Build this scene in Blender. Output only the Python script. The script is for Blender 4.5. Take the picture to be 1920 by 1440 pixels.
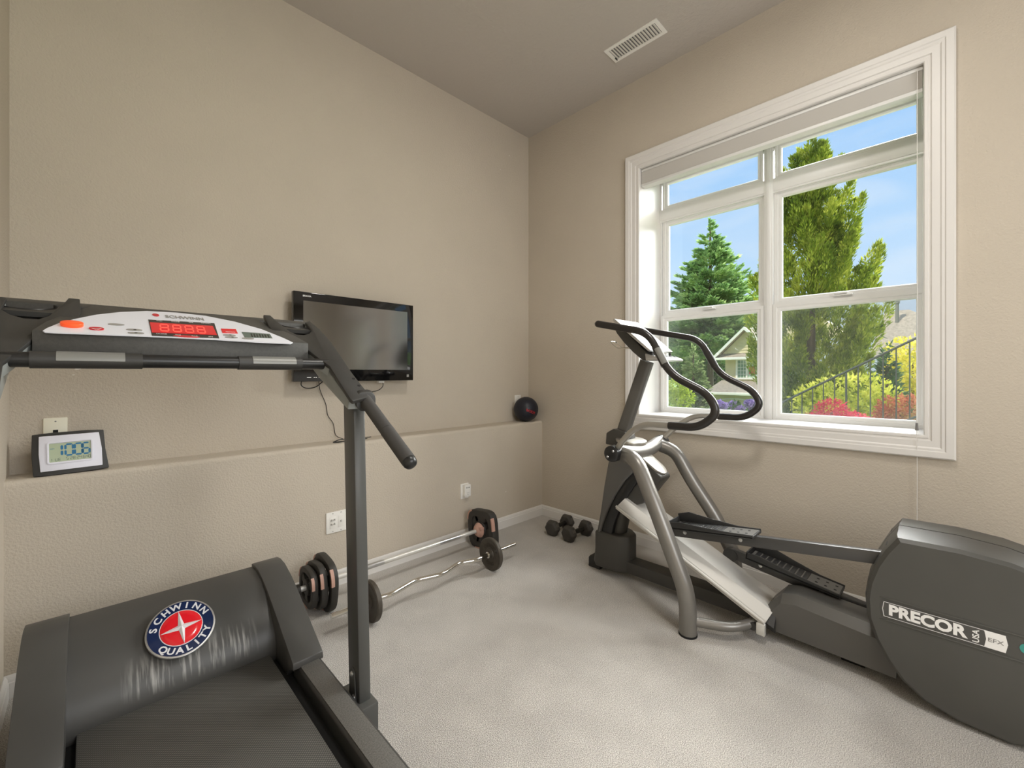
import bpy, bmesh, math, random
import numpy as np
from mathutils import Vector, Matrix
random.seed(7); rng = np.random.default_rng(7)
R = math.radians
for o in list(bpy.data.objects): bpy.data.objects.remove(o, do_unlink=True)
SC = bpy.context.scene; COL = SC.collection
def lin(v):
    v /= 255.0
    return v/12.92 if v <= 0.04045 else ((v+0.055)/1.055)**2.4
def c(r, g, b): return (lin(r), lin(g), lin(b), 1.0)

# ------------------------------------------------------------ camera
YAW = R(45.5); FPX = 806.0; CAMH = 1.2
cam = bpy.data.objects.new('camera', bpy.data.cameras.new('camera')); COL.objects.link(cam)
cam.location = (0, 0, CAMH); cam.rotation_euler = (math.pi/2, 0, YAW-math.pi/2)
cam.data.sensor_width = 36; cam.data.lens = 36*FPX/1920; cam.data.shift_y = -19/1920
cam.data.clip_start = 0.02; cam.data.clip_end = 300
SC.camera = cam

# ------------------------------------------------------------ sky, sun, lights, exposure
W = bpy.data.worlds.new('world'); SC.world = W; W.use_nodes = True
nt = W.node_tree; nt.nodes.clear()
def N(t, **k):
    n = nt.nodes.new(t)
    for a, b in k.items(): setattr(n, a, b)
    return n
tc = N('ShaderNodeTexCoord'); sx = N('ShaderNodeSeparateXYZ'); ramp = N('ShaderNodeValToRGB')
nz = N('ShaderNodeTexNoise'); nz.inputs['Scale'].default_value = 3.2; nz.inputs['Detail'].default_value = 6; nz.inputs['Distortion'].default_value = 0.6
mp = N('ShaderNodeMapping'); mp.inputs['Scale'].default_value = (1, 1, 3.2)
cr = N('ShaderNodeValToRGB'); cr.color_ramp.elements[0].position = 0.47; cr.color_ramp.elements[1].position = 0.78
cr.color_ramp.elements[1].color = (0.6, 0.6, 0.6, 1)
mx = N('ShaderNodeMix', data_type='RGBA'); bg = N('ShaderNodeBackground'); out = N('ShaderNodeOutputWorld')
e = ramp.color_ramp.elements
e[0].position = 0.0; e[0].color = c(216, 234, 250); e[1].position = 0.75; e[1].color = c(118, 178, 246)
m_ = ramp.color_ramp.elements.new(0.3); m_.color = c(178, 214, 251)
L = nt.links.new
L(tc.outputs['Generated'], sx.inputs[0]); L(sx.outputs['Z'], ramp.inputs[0])
L(tc.outputs['Generated'], mp.inputs[0]); L(mp.outputs[0], nz.inputs['Vector']); L(nz.outputs['Fac'], cr.inputs[0])
L(cr.outputs[0], mx.inputs['Factor']); L(ramp.outputs[0], mx.inputs['A']); mx.inputs['B'].default_value = c(236, 242, 250)
L(mx.outputs['Result'], bg.inputs[0]); bg.inputs[1].default_value = 0.95; L(bg.outputs[0], out.inputs[0])

def light(name, kind, energy, loc, direction, color=(1, 1, 1), **k):
    d = bpy.data.lights.new(name, kind); d.energy = energy; d.color = color
    for a, b in k.items(): setattr(d, a, b)
    o = bpy.data.objects.new(name, d); COL.objects.link(o); o.location = loc
    o.rotation_euler = Vector(direction).to_track_quat('-Z', 'Y').to_euler()
    return o
# bright open sky in front of the window wall, and the sun behind the house
light('sky_sun', 'SUN', 15.5, (8, 0, 8), (-1.0, 0.16, -0.66), (1.0, 0.985, 0.95), angle=R(52))
light('sun', 'SUN', 4.0, (-8, 6, 12), (0.62, -0.30, -1.0), (1.0, 0.95, 0.86), angle=R(1.5))
# area lamp in the added window behind the camera, for light from behind
light('rear_fill_light', 'AREA', 35, (0.95, -1.66, 1.75), (-0.05, 1, -0.08), (1.0, 0.985, 0.96), shape='RECTANGLE', size=1.5, size_y=1.5)
SC.view_settings.view_transform = 'Standard'; SC.view_settings.look = 'None'
SC.view_settings.exposure = 0.22; SC.view_settings.gamma = 1.0; SC.view_settings.use_curve_mapping = False

# ------------------------------------------------------------ measured pixel rays to points on real planes
_f = Vector((math.cos(YAW), math.sin(YAW), 0)); _r = Vector((math.sin(YAW), -math.cos(YAW), 0)); _u = Vector((0, 0, 1)); _C = Vector((0, 0, CAMH))
def ray(px, py): return _f + _r*((px-960)/FPX) + _u*((701-py)/FPX)
def PX(px, py, X): d = ray(px, py); return _C + d*(X/d.x)
def PY(px, py, Y): d = ray(px, py); return _C + d*(Y/d.y)
def PZ(px, py, Z): d = ray(px, py); return _C + d*((Z-CAMH)/d.z)
def PP(px, py, p0, n):
    d = ray(px, py); return _C + d*((Vector(p0)-_C).dot(n)/d.dot(n))

# ------------------------------------------------------------ materials
MATS = {}
def mat(name, col, rough=0.5, metal=0.0, bump=None, var=None, spec=0.5, coat=0.0, emit=None, wood=None):
    m = bpy.data.materials.new(name); m.use_nodes = True; t = m.node_tree; p = t.nodes['Principled BSDF']
    p.inputs['Base Color'].default_value = col; p.inputs['Roughness'].default_value = rough; p.inputs['Metallic'].default_value = metal
    p.inputs['Specular IOR Level'].default_value = spec; p.inputs['Coat Weight'].default_value = coat
    if emit:
        p.inputs['Emission Color'].default_value = col; p.inputs['Emission Strength'].default_value = emit
    tcn = t.nodes.new('ShaderNodeTexCoord')
    if var:                                  # (scale, amount)
        n = t.nodes.new('ShaderNodeTexNoise'); n.inputs['Scale'].default_value = var[0]; n.inputs['Detail'].default_value = 5
        t.links.new(tcn.outputs['Object'], n.inputs['Vector'])
        mr = t.nodes.new('ShaderNodeMapRange'); mr.inputs[1].default_value = 0.3; mr.inputs[2].default_value = 0.7
        mr.inputs[3].default_value = 1-var[1]; mr.inputs[4].default_value = 1+var[1]
        t.links.new(n.outputs['Fac'], mr.inputs[0])
        mm = t.nodes.new('ShaderNodeMix'); mm.data_type = 'RGBA'; mm.blend_type = 'MULTIPLY'; mm.inputs['Factor'].default_value = 1
        mm.inputs['A'].default_value = col; t.links.new(mr.outputs[0], mm.inputs['B']); t.links.new(mm.outputs['Result'], p.inputs['Base Color'])
    if bump:                                 # (scale, strength, distance)
        n = t.nodes.new('ShaderNodeTexNoise'); n.inputs['Scale'].default_value = bump[0]; n.inputs['Detail'].default_value = 3
        t.links.new(tcn.outputs['Object'], n.inputs['Vector'])
        b = t.nodes.new('ShaderNodeBump'); b.inputs['Strength'].default_value = bump[1]; b.inputs['Distance'].default_value = bump[2]
        t.links.new(n.outputs['Fac'], b.inputs['Height']); t.links.new(b.outputs[0], p.inputs['Normal'])
    MATS[name] = m; return m
mat('wall_paint', c(198, 188, 173), 0.85, bump=(120, 0.55, 0.005), var=(3, 0.02), spec=0.25)
mat('ceiling_paint', c(190, 183, 175), 0.9, bump=(45, 0.4, 0.008), spec=0.2)
mat('trim_white', c(224, 221, 217), 0.4)
mat('vinyl_white', c(226, 225, 222), 0.35)
mat('blind_fabric', c(226, 223, 218), 0.8)
mat('plate_white', c(240, 238, 232), 0.35)
mat('plate_ivory', c(238, 234, 214), 0.4)
mat('black_gloss', c(14, 14, 15), 0.06, spec=0.6)
mat('black_plastic', c(50, 49, 47), 0.5, bump=(900, 0.12, 0.001), var=(9, 0.10))
mat('black_smooth', c(30, 30, 30), 0.35)
mat('black_matte', c(16, 16, 16), 0.8)
mat('charcoal_plastic', c(70, 69, 67), 0.42, bump=(700, 0.10, 0.001), var=(7, 0.06))
mat('console_black', c(66, 65, 62), 0.5, bump=(800, 0.35, 0.001), var=(120, 0.15))
mat('grit_strip', c(98, 96, 92), 0.6, bump=(700, 0.5, 0.001), var=(260, 0.35))
mat('upright_paint', c(84, 84, 82), 0.38, metal=0.25, bump=(900, 0.15, 0.001))
mat('arm_grey', c(140, 144, 142), 0.4, metal=0.2)
mat('foam_grip', c(66, 64, 62), 0.85, bump=(600, 0.3, 0.001))
mat('rubber_grip', c(42, 39, 37), 0.28)
mat('sensor_grey', c(128, 128, 124), 0.4, metal=0.2)
mat('panel_white', c(226, 228, 236), 0.35)
mat('red_lcd', c(196, 8, 24), 0.3, emit=0.25)
mat('red_seg', c(255, 84, 72), 0.3, emit=0.45)
mat('red_button', c(196, 26, 40), 0.35)
mat('orange_button', c(255, 92, 40), 0.35, emit=0.15)
mat('oval_grey', c(150, 148, 144), 0.4)
mat('silver', c(206, 206, 206), 0.28, metal=0.9)
mat('chrome', c(225, 223, 218), 0.10, metal=1.0)
mat('brushed_steel', c(226, 224, 218), 0.32, metal=0.45, bump=(300, 0.06, 0.001))
mat('ramp_aluminium', c(204, 201, 195), 0.45, metal=0.2)
mat('emblem_navy', c(22, 36, 72), 0.2, coat=0.6)
mat('emblem_red', c(214, 30, 40), 0.15, coat=0.35)
mat('emblem_white', c(226, 226, 230), 0.3, metal=0.3)
mat('tube_grey', c(132, 129, 124), 0.34, metal=0.5)
mat('handle_tube', c(176, 172, 164), 0.3, metal=0.6)
mat('tower_grey', c(92, 90, 86), 0.4, metal=0.15, bump=(500, 0.08, 0.001))
mat('tower_dark', c(66, 64, 60), 0.45, bump=(500, 0.10, 0.001))
mat('housing_grey', c(76, 75, 71), 0.42, bump=(650, 0.12, 0.001), var=(5, 0.05))
mat('bar_dark', c(78, 77, 76), 0.35, metal=0.35)
mat('pedal_black', c(46, 46, 46), 0.5)
mat('pedal_tread', c(104, 102, 98), 0.6)
mat('label_white', c(243, 242, 240), 0.4)
mat('label_dark', c(76, 75, 72), 0.4)
mat('print_grey', c(120, 118, 116), 0.5)
mat('teal', c(60, 150, 140), 0.4)
mat('iron_plate', c(74, 68, 60), 0.5, metal=0.3, bump=(300, 0.25, 0.001), var=(30, 0.15))
mat('rubber_plate', c(52, 49, 45), 0.55)
mat('copper_plastic', c(190, 150, 134), 0.45)
mat('rubber_hex', c(66, 63, 59), 0.6, bump=(400, 0.2, 0.001))
mat('raised_grey', c(112, 107, 100), 0.6)
mat('handle_iron', c(58, 56, 53), 0.4, metal=0.6)
mat('ball_navy', c(26, 28, 40), 0.45, bump=(200, 0.2, 0.002))
mat('ball_red', c(176, 26, 34), 0.5)
mat('lcd_green', c(178, 190, 160), 0.35)
mat('lcd_blue', c(38, 112, 156), 0.4)
mat('lcd_dark', c(90, 104, 96), 0.4)
mat('clock_face', c(228, 228, 238), 0.4)
mat('cable_black', c(24, 24, 24), 0.5)
mat('siding', c(224, 208, 164), 0.8)
mat('house_trim', c(244, 240, 226), 0.6)
mat('shingles', c(172, 158, 138), 0.9, bump=(30, 0.4, 0.02), var=(9, 0.22))
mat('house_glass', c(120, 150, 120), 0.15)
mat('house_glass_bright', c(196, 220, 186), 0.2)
mat('red_sign', c(214, 92, 74), 0.6)
mat('chimney_grey', c(140, 136, 128), 0.8)
mat('rail_iron', c(66, 74, 70), 0.35, metal=0.3)
mat('bark', c(92, 76, 58), 0.9)
mat('lawn', c(96, 128, 58), 0.95, var=(4, 0.3))
mat('patio', c(168, 140, 122), 0.9, var=(6, 0.2))
mat('fill_lamp_glass', c(250, 246, 236), 0.4, emit=1.6)
mat('door_paint', c(232, 230, 226), 0.4)

def carpet():
    m = mat('carpet', c(198, 190, 180), 0.95, spec=0.1); t = m.node_tree; p = t.nodes['Principled BSDF']
    p.inputs['Sheen Weight'].default_value = 0.25
    tcn = t.nodes.new('ShaderNodeTexCoord')
    n1 = t.nodes.new('ShaderNodeTexNoise'); n1.inputs['Scale'].default_value = 330; n1.inputs['Detail'].default_value = 2
    n2 = t.nodes.new('ShaderNodeTexNoise'); n2.inputs['Scale'].default_value = 6; n2.inputs['Detail'].default_value = 8; n2.inputs['Distortion'].default_value = 0.3
    for n in (n1, n2): t.links.new(tcn.outputs['Object'], n.inputs['Vector'])
    r1 = t.nodes.new('ShaderNodeValToRGB'); r1.color_ramp.elements[0].position = .32; r1.color_ramp.elements[1].position = .66
    r1.color_ramp.elements[0].color = c(140, 134, 126); r1.color_ramp.elements[1].color = c(232, 227, 220)
    r2 = t.nodes.new('ShaderNodeMapRange'); r2.inputs[1].default_value = .35; r2.inputs[2].default_value = .65; r2.inputs[3].default_value = .93; r2.inputs[4].default_value = 1.05
    mm = t.nodes.new('ShaderNodeMix'); mm.data_type = 'RGBA'; mm.blend_type = 'MULTIPLY'; mm.inputs['Factor'].default_value = 1
    t.links.new(n1.outputs['Fac'], r1.inputs[0]); t.links.new(n2.outputs['Fac'], r2.inputs[0])
    t.links.new(r1.outputs[0], mm.inputs['A']); t.links.new(r2.outputs[0], mm.inputs['B']); t.links.new(mm.outputs['Result'], p.inputs['Base Color'])
    b = t.nodes.new('ShaderNodeBump'); b.inputs['Strength'].default_value = .9; b.inputs['Distance'].default_value = .006
    t.links.new(n1.outputs['Fac'], b.inputs['Height']); t.links.new(b.outputs[0], p.inputs['Normal'])
carpet()
def belt_mat():
    m = mat('belt_weave', c(66, 65, 62), 0.6); t = m.node_tree; p = t.nodes['Principled BSDF']
    tcn = t.nodes.new('ShaderNodeTexCoord'); v = t.nodes.new('ShaderNodeTexVoronoi'); v.inputs['Scale'].default_value = 170; v.inputs['Randomness'].default_value = 0.0
    mpn = t.nodes.new('ShaderNodeMapping'); mpn.inputs['Rotation'].default_value = (0, 0, R(45)); mpn.inputs['Scale'].default_value = (1, 1, 0.0)
    t.links.new(tcn.outputs['Object'], mpn.inputs[0]); t.links.new(mpn.outputs[0], v.inputs['Vector'])
    rr = t.nodes.new('ShaderNodeValToRGB'); rr.color_ramp.elements[0].color = c(120, 118, 112); rr.color_ramp.elements[1].color = c(40, 39, 37); rr.color_ramp.elements[1].position = .6
    t.links.new(v.outputs['Distance'], rr.inputs[0]); t.links.new(rr.outputs[0], p.inputs['Base Color'])
    b = t.nodes.new('ShaderNodeBump'); b.inputs['Strength'].default_value = .5; b.inputs['Distance'].default_value = .002; b.invert = True
    t.links.new(v.outputs['Distance'], b.inputs['Height']); t.links.new(b.outputs[0], p.inputs['Normal'])
belt_mat()
def hood_mat():                              # scuffed plastic: pale scratches low on the hood
    m = mat('hood_plastic', c(70, 69, 67), 0.42, bump=(700, 0.10, 0.001)); t = m.node_tree; p = t.nodes['Principled BSDF']
    tcn = t.nodes.new('ShaderNodeTexCoord'); mpn = t.nodes.new('ShaderNodeMapping'); mpn.inputs['Scale'].default_value = (95, 7, 7)
    n = t.nodes.new('ShaderNodeTexNoise'); n.inputs['Scale'].default_value = 1.0; n.inputs['Detail'].default_value = 4
    t.links.new(tcn.outputs['Object'], mpn.inputs[0]); t.links.new(mpn.outputs[0], n.inputs['Vector'])
    rr = t.nodes.new('ShaderNodeValToRGB'); rr.color_ramp.elements[0].position = .50; rr.color_ramp.elements[1].position = .70
    t.links.new(n.outputs['Fac'], rr.inputs[0])
    s = t.nodes.new('ShaderNodeSeparateXYZ'); t.links.new(tcn.outputs['Object'], s.inputs[0])
    def band(o, a, b, c_, d):
        r_ = t.nodes.new('ShaderNodeValToRGB'); el = r_.color_ramp.elements
        mr = t.nodes.new('ShaderNodeMapRange'); mr.inputs[1].default_value = a; mr.inputs[2].default_value = d
        t.links.new(o, mr.inputs[0]); t.links.new(mr.outputs[0], r_.inputs[0])
        el[0].color = (0, 0, 0, 1); el[1].color = (0, 0, 0, 1); el[1].position = 1
        x = el.new((b-a)/(d-a)); x.color = (1, 1, 1, 1); y = el.new((c_-a)/(d-a)); y.color = (1, 1, 1, 1)
        return r_.outputs[0]
    z1 = band(s.outputs['Z'], .185, .215, .25, .295); x1 = band(s.outputs['X'], -.16, -.10, .16, .24)
    a = t.nodes.new('ShaderNodeMath'); a.operation = 'MULTIPLY'; b = t.nodes.new('ShaderNodeMath'); b.operation = 'MULTIPLY'
    t.links.new(z1, a.inputs[0]); t.links.new(x1, a.inputs[1]); t.links.new(a.outputs[0], b.inputs[0]); t.links.new(rr.outputs[0], b.inputs[1])
    mm = t.nodes.new('ShaderNodeMix'); mm.data_type = 'RGBA'; mm.inputs['A'].default_value = c(70, 69, 67); mm.inputs['B'].default_value = c(160, 158, 154)
    t.links.new(b.outputs[0], mm.inputs['Factor']); t.links.new(mm.outputs['Result'], p.inputs['Base Color'])
hood_mat()
def glass_mat(name, tint, gloss):
    m = bpy.data.materials.new(name); m.use_nodes = True; t = m.node_tree; t.nodes.clear()
    o = t.nodes.new('ShaderNodeOutputMaterial'); tr = t.nodes.new('ShaderNodeBsdfTransparent'); g = t.nodes.new('ShaderNodeBsdfGlossy')
    g.inputs['Roughness'].default_value = 0.02; tr.inputs[0].default_value = tint; mxs = t.nodes.new('ShaderNodeMixShader'); mxs.inputs[0].default_value = gloss
    t.links.new(tr.outputs[0], mxs.inputs[1]); t.links.new(g.outputs[0], mxs.inputs[2]); t.links.new(mxs.outputs[0], o.inputs[0]); MATS[name] = m
glass_mat('pane_glass', (.98, .99, .985, 1), 0.03)
def screen_mat():
    m = bpy.data.materials.new('insect_mesh'); m.use_nodes = True; t = m.node_tree; t.nodes.clear()
    o = t.nodes.new('ShaderNodeOutputMaterial'); tr = t.nodes.new('ShaderNodeBsdfTransparent'); d = t.nodes.new('ShaderNodeBsdfDiffuse')
    d.inputs[0].default_value = c(120, 124, 124); mxs = t.nodes.new('ShaderNodeMixShader'); mxs.inputs[0].default_value = 0.16
    t.links.new(tr.outputs[0], mxs.inputs[1]); t.links.new(d.outputs[0], mxs.inputs[2]); t.links.new(mxs.outputs[0], o.inputs[0]); MATS['insect_mesh'] = m
screen_mat()
def leaf_mat(name, c0, c1, c2, sc=2.5):
    m = bpy.data.materials.new(name); m.use_nodes = True; t = m.node_tree; t.nodes.clear()
    o = t.nodes.new('ShaderNodeOutputMaterial'); g = t.nodes.new('ShaderNodeNewGeometry'); rp = t.nodes.new('ShaderNodeValToRGB')
    rp.color_ramp.elements[0].color = c(*c0); rp.color_ramp.elements[1].color = c(*c2); x = rp.color_ramp.elements.new(.5); x.color = c(*c1)
    d = t.nodes.new('ShaderNodeBsdfDiffuse'); tl = t.nodes.new('ShaderNodeBsdfTranslucent'); mxs = t.nodes.new('ShaderNodeMixShader'); mxs.inputs[0].default_value = .35
    tcn = t.nodes.new('ShaderNodeTexCoord'); nn = t.nodes.new('ShaderNodeTexNoise'); nn.inputs['Scale'].default_value = sc; nn.inputs['Detail'].default_value = 3
    mr = t.nodes.new('ShaderNodeMapRange'); mr.inputs[1].default_value = .36; mr.inputs[2].default_value = .64; ad_ = t.nodes.new('ShaderNodeMix'); ad_.data_type = 'FLOAT'; ad_.inputs['Factor'].default_value = .6
    t.links.new(tcn.outputs['Object'], nn.inputs['Vector']); t.links.new(nn.outputs['Fac'], mr.inputs[0]); t.links.new(g.outputs['Random Per Island'], ad_.inputs['A']); t.links.new(mr.outputs[0], ad_.inputs['B'])
    t.links.new(ad_.outputs['Result'], rp.inputs[0]); t.links.new(rp.outputs[0], d.inputs[0]); t.links.new(rp.outputs[0], tl.inputs[0])
    t.links.new(d.outputs[0], mxs.inputs[1]); t.links.new(tl.outputs[0], mxs.inputs[2]); t.links.new(mxs.outputs[0], o.inputs[0]); MATS[name] = m
leaf_mat('leaf_spruce', (92, 126, 78), (142, 174, 108), (184, 204, 132), .8)
leaf_mat('leaf_cypress', (70, 92, 34), (132, 148, 50), (204, 206, 90), 2.2)
leaf_mat('leaf_woods', (52, 92, 50), (104, 144, 74), (166, 182, 96), .7)
leaf_mat('leaf_pale', (112, 134, 86), (146, 162, 108), (176, 184, 130))
leaf_mat('leaf_lime', (120, 140, 50), (162, 178, 66), (194, 200, 94))
leaf_mat('leaf_shrub', (122, 140, 50), (186, 192, 74), (234, 228, 116))
leaf_mat('leaf_gold', (176, 176, 52), (224, 212, 80), (242, 232, 132))
leaf_mat('leaf_crimson', (146, 32, 58), (182, 52, 80), (212, 94, 112))
leaf_mat('leaf_rust', (150, 80, 66), (182, 108, 84), (150, 146, 80))
leaf_mat('leaf_purple', (150, 126, 190), (184, 158, 216), (214, 192, 232))
leaf_mat('leaf_fir', (60, 88, 66), (82, 112, 80), (108, 134, 92))

# ------------------------------------------------------------ mesh builder
class B:
    def __init__(s): s.bm = bmesh.new()
    def _merge(s, t, bev=0, seg=2, ang=30):
        bmesh.ops.recalc_face_normals(t, faces=t.faces)
        if bev:
            es = [e for e in t.edges if len(e.link_faces) == 2 and e.calc_face_angle(0) > R(ang)]
            bmesh.ops.bevel(t, geom=es, offset=bev, segments=seg, profile=.5, affect='EDGES', clamp_overlap=True)
        me = bpy.data.meshes.new('t'); t.to_mesh(me); t.free(); s.bm.from_mesh(me); bpy.data.meshes.remove(me); return s
    def extr(s, pts, vec, bev=0, seg=2):
        t = bmesh.new(); vec = Vector(vec)
        a = [t.verts.new(Vector(p)) for p in pts]; b = [t.verts.new(Vector(p)+vec) for p in pts]; n = len(pts)
        t.faces.new(a); t.faces.new(b[::-1])
        for i in range(n): t.faces.new((a[i], b[i], b[(i+1) % n], a[(i+1) % n]))
        return s._merge(t, bev, seg)
    def box(s, x0, x1, y0, y1, z0, z1, bev=0, seg=2):
        return s.extr([(x0, y0, z0), (x1, y0, z0), (x1, y1, z0), (x0, y1, z0)], (0, 0, z1-z0), bev, seg)
    def ring(s, outer, inner, vec, bev=0):
        t = bmesh.new(); vec = Vector(vec); n = len(outer)
        V = [[t.verts.new(Vector(p)) for p in outer], [t.verts.new(Vector(p)) for p in inner],
             [t.verts.new(Vector(p)+vec) for p in outer], [t.verts.new(Vector(p)+vec) for p in inner]]
        for i in range(n):
            j = (i+1) % n
            t.faces.new((V[0][i], V[0][j], V[1][j], V[1][i])); t.faces.new((V[2][i], V[3][i], V[3][j], V[2][j]))
            t.faces.new((V[0][i], V[2][i], V[2][j], V[0][j])); t.faces.new((V[1][i], V[1][j], V[3][j], V[3][i]))
        return s._merge(t, bev)
    def tube(s, path, r, seg=12, cap=True, squash=None):
        P = [Vector(p) for p in path]; n = len(P); rr = r if isinstance(r, (list, tuple)) else [r]*n
        t = bmesh.new(); T = []
        for i in range(n):
            d = (P[min(i+1, n-1)]-P[max(i-1, 0)]); T.append(d.normalized())
        up = Vector((0, 0, 1)) if abs(T[0].z) < .9 else Vector((1, 0, 0))
        u = T[0].cross(up).normalized(); rings = []
        for i in range(n):
            u = (u - T[i]*u.dot(T[i])).normalized(); v = T[i].cross(u)
            rings.append([t.verts.new(P[i]+(u*math.cos(a)+v*math.sin(a)*(squash or 1))*rr[i]) for a in [2*math.pi*k/seg for k in range(seg)]])
        for i in range(n-1):
            for k in range(seg):
                t.faces.new((rings[i][k], rings[i][(k+1) % seg], rings[i+1][(k+1) % seg], rings[i+1][k]))
        if cap: t.faces.new(rings[0][::-1]); t.faces.new(rings[-1])
        return s._merge(t)
    def cyl(s, a, b, r, seg=24, r2=None): return s.tube([a, b], [r, r2 if r2 is not None else r], seg)
    def lathe(s, prof, origin, axis, seg=28):
        t = bmesh.new(); o = Vector(origin); ax = Vector(axis).normalized()
        u = ax.orthogonal().normalized(); v = ax.cross(u); rings = []
        for (r, h) in prof:
            if r < 1e-6: rings.append([t.verts.new(o+ax*h)])
            else: rings.append([t.verts.new(o+ax*h+(u*math.cos(2*math.pi*k/seg)+v*math.sin(2*math.pi*k/seg))*r) for k in range(seg)])
        for A, Bq in zip(rings, rings[1:]):
            for k in range(seg):
                j = (k+1) % seg
                if len(A) == 1 and len(Bq) == 1: continue
                if len(A) == 1: t.faces.new((A[0], Bq[k], Bq[j]))
                elif len(Bq) == 1: t.faces.new((A[k], A[j], Bq[0]))
                else: t.faces.new((A[k], A[j], Bq[j], Bq[k]))
        return s._merge(t)
    def sweep_rect(s, X, y0, y1, z0, z1, prof):
        """mitred frame in the plane X: prof = (offset outwards from the inner rectangle, x towards the room)"""
        t = bmesh.new(); rings = []
        for off, h in prof:
            rings.append([t.verts.new((X-h, y, z)) for y, z in ((y0-off, z0-off), (y1+off, z0-off), (y1+off, z1+off), (y0-off, z1+off))])
        m = len(rings)
        for i in range(m):
            A, Bq = rings[i], rings[(i+1) % m]
            for k in range(4): t.faces.new((A[k], A[(k+1) % 4], Bq[(k+1) % 4], Bq[k]))
        return s._merge(t)
    def mesh(s, me): s.bm.from_mesh(me); return s
    def quads(s, verts, faces):
        me = bpy.data.meshes.new('q'); me.from_pydata(verts, [], faces); s.bm.from_mesh(me); bpy.data.meshes.remove(me); return s

def root_of(o):
    while o.parent: o = o.parent
    return o
def obj(name, b, m, parent=None, smooth=38, **props):
    me = bpy.data.meshes.new(name)
    if isinstance(b, B): b.bm.to_mesh(me); b.bm.free()
    else: me = b; me.name = name
    if parent is not None: me.transform(Matrix.Translation(-root_of(parent).location))
    me.materials.append(MATS[m])
    if smooth:
        me.polygons.foreach_set('use_smooth', [True]*len(me.polygons)); me.set_sharp_from_angle(angle=R(smooth))
    o = bpy.data.objects.new(name, me); COL.objects.link(o)
    if parent is not None: o.parent = parent
    for k, v in props.items(): o[k] = v
    return o
def thing(name, label, cat, loc=(0, 0, 0), group=None, kind=None):
    o = bpy.data.objects.new(name, None); COL.objects.link(o); o.location = loc; o.empty_display_size = .1
    if label: o['label'] = label
    if cat: o['category'] = cat
    if group: o['group'] = group
    if kind: o['kind'] = kind
    return o
def struct(name, b, m, **k): return obj(name, b, m, kind='structure', **k)
def fillet(pts, rad, n=6):
    P = [Vector(p) for p in pts]; out = [P[0]]
    for i in range(1, len(P)-1):
        a, b, d = P[i-1], P[i], P[i+1]; l1 = (a-b).length; l2 = (d-b).length
        q = min(rad[i] if isinstance(rad, (list, tuple)) else rad, l1*.48, l2*.48)
        s_, e_ = b+(a-b).normalized()*q, b+(d-b).normalized()*q
        for k in range(n+1):
            t = k/n; out.append(s_*(1-t)**2+b*2*t*(1-t)+e_*t*t)
    out.append(P[-1]); return out
def spline(pts, n=8):
    P = [Vector(p) for p in pts]; P = [P[0]*2-P[1]]+P+[P[-1]*2-P[-2]]; out = []
    for i in range(1, len(P)-2):
        for k in range(n):
            t = k/n; a, b, c_, d = P[i-1], P[i], P[i+1], P[i+2]
            out.append(.5*((2*b)+(c_-a)*t+(2*a-5*b+4*c_-d)*t*t+(3*b-a-3*c_+d)*t**3))
    out.append(P[-2]); return out
def frame_m(o, x, y):
    x = Vector(x).normalized(); y = Vector(y); y = (y-x*y.dot(x)).normalized(); z = x.cross(y)
    return Matrix(((x.x, y.x, z.x, o[0]), (x.y, y.y, z.y, o[1]), (x.z, y.z, z.z, o[2]), (0, 0, 0, 1)))
def text(body, size, o, x, y, off=0.0, ext=0.0006, align='CENTER', sx=1.0, width=None, sy=1.0):
    cu = bpy.data.curves.new('t', 'FONT'); cu.body = body; cu.size = 1.0; cu.align_x = align; cu.align_y = 'CENTER'
    cu.offset = off; cu.extrude = ext/size; cu.resolution_u = 3
    ob = bpy.data.objects.new('t', cu); COL.objects.link(ob)
    me = bpy.data.meshes.new_from_object(ob); bpy.data.objects.remove(ob); bpy.data.curves.remove(cu)
    S = sx
    if width:
        xs = [v.co.x for v in me.vertices]; S = width/((max(xs)-min(xs))*size)
    me.transform(Matrix.Diagonal((size*S, size*sy, size, 1))); me.transform(frame_m(o, x, y)); return me
def txt(name, body, size, o, x, y, m, parent, **k): return obj(name, text(body, size, o, x, y, **k), m, parent, smooth=0)
def rrect(w, h, r, n=4):
    out = []
    for cx, cy, a0 in ((w/2-r, h/2-r, 0), (-w/2+r, h/2-r, 90), (-w/2+r, -h/2+r, 180), (w/2-r, -h/2+r, 270)):
        for k in range(n+1):
            a = R(a0+90*k/n); out.append((cx+r*math.cos(a), cy+r*math.sin(a)))
    return out
def superell_(rx, n=36, p=3.2):
    out = []
    for k in range(n):
        a_ = 2*math.pi*k/n; ca, sa = math.cos(a_), math.sin(a_); r_ = rx/((abs(ca)**p+abs(sa)**p)**(1/p)); out.append((r_*ca, r_*sa))
    return out
def plane_pts(M, pts, z=0): return [M @ Vector((p[0], p[1], z)) for p in pts]
def circ(r, n=32): return [(r*math.cos(2*math.pi*k/n), r*math.sin(2*math.pi*k/n)) for k in range(n)]

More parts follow.
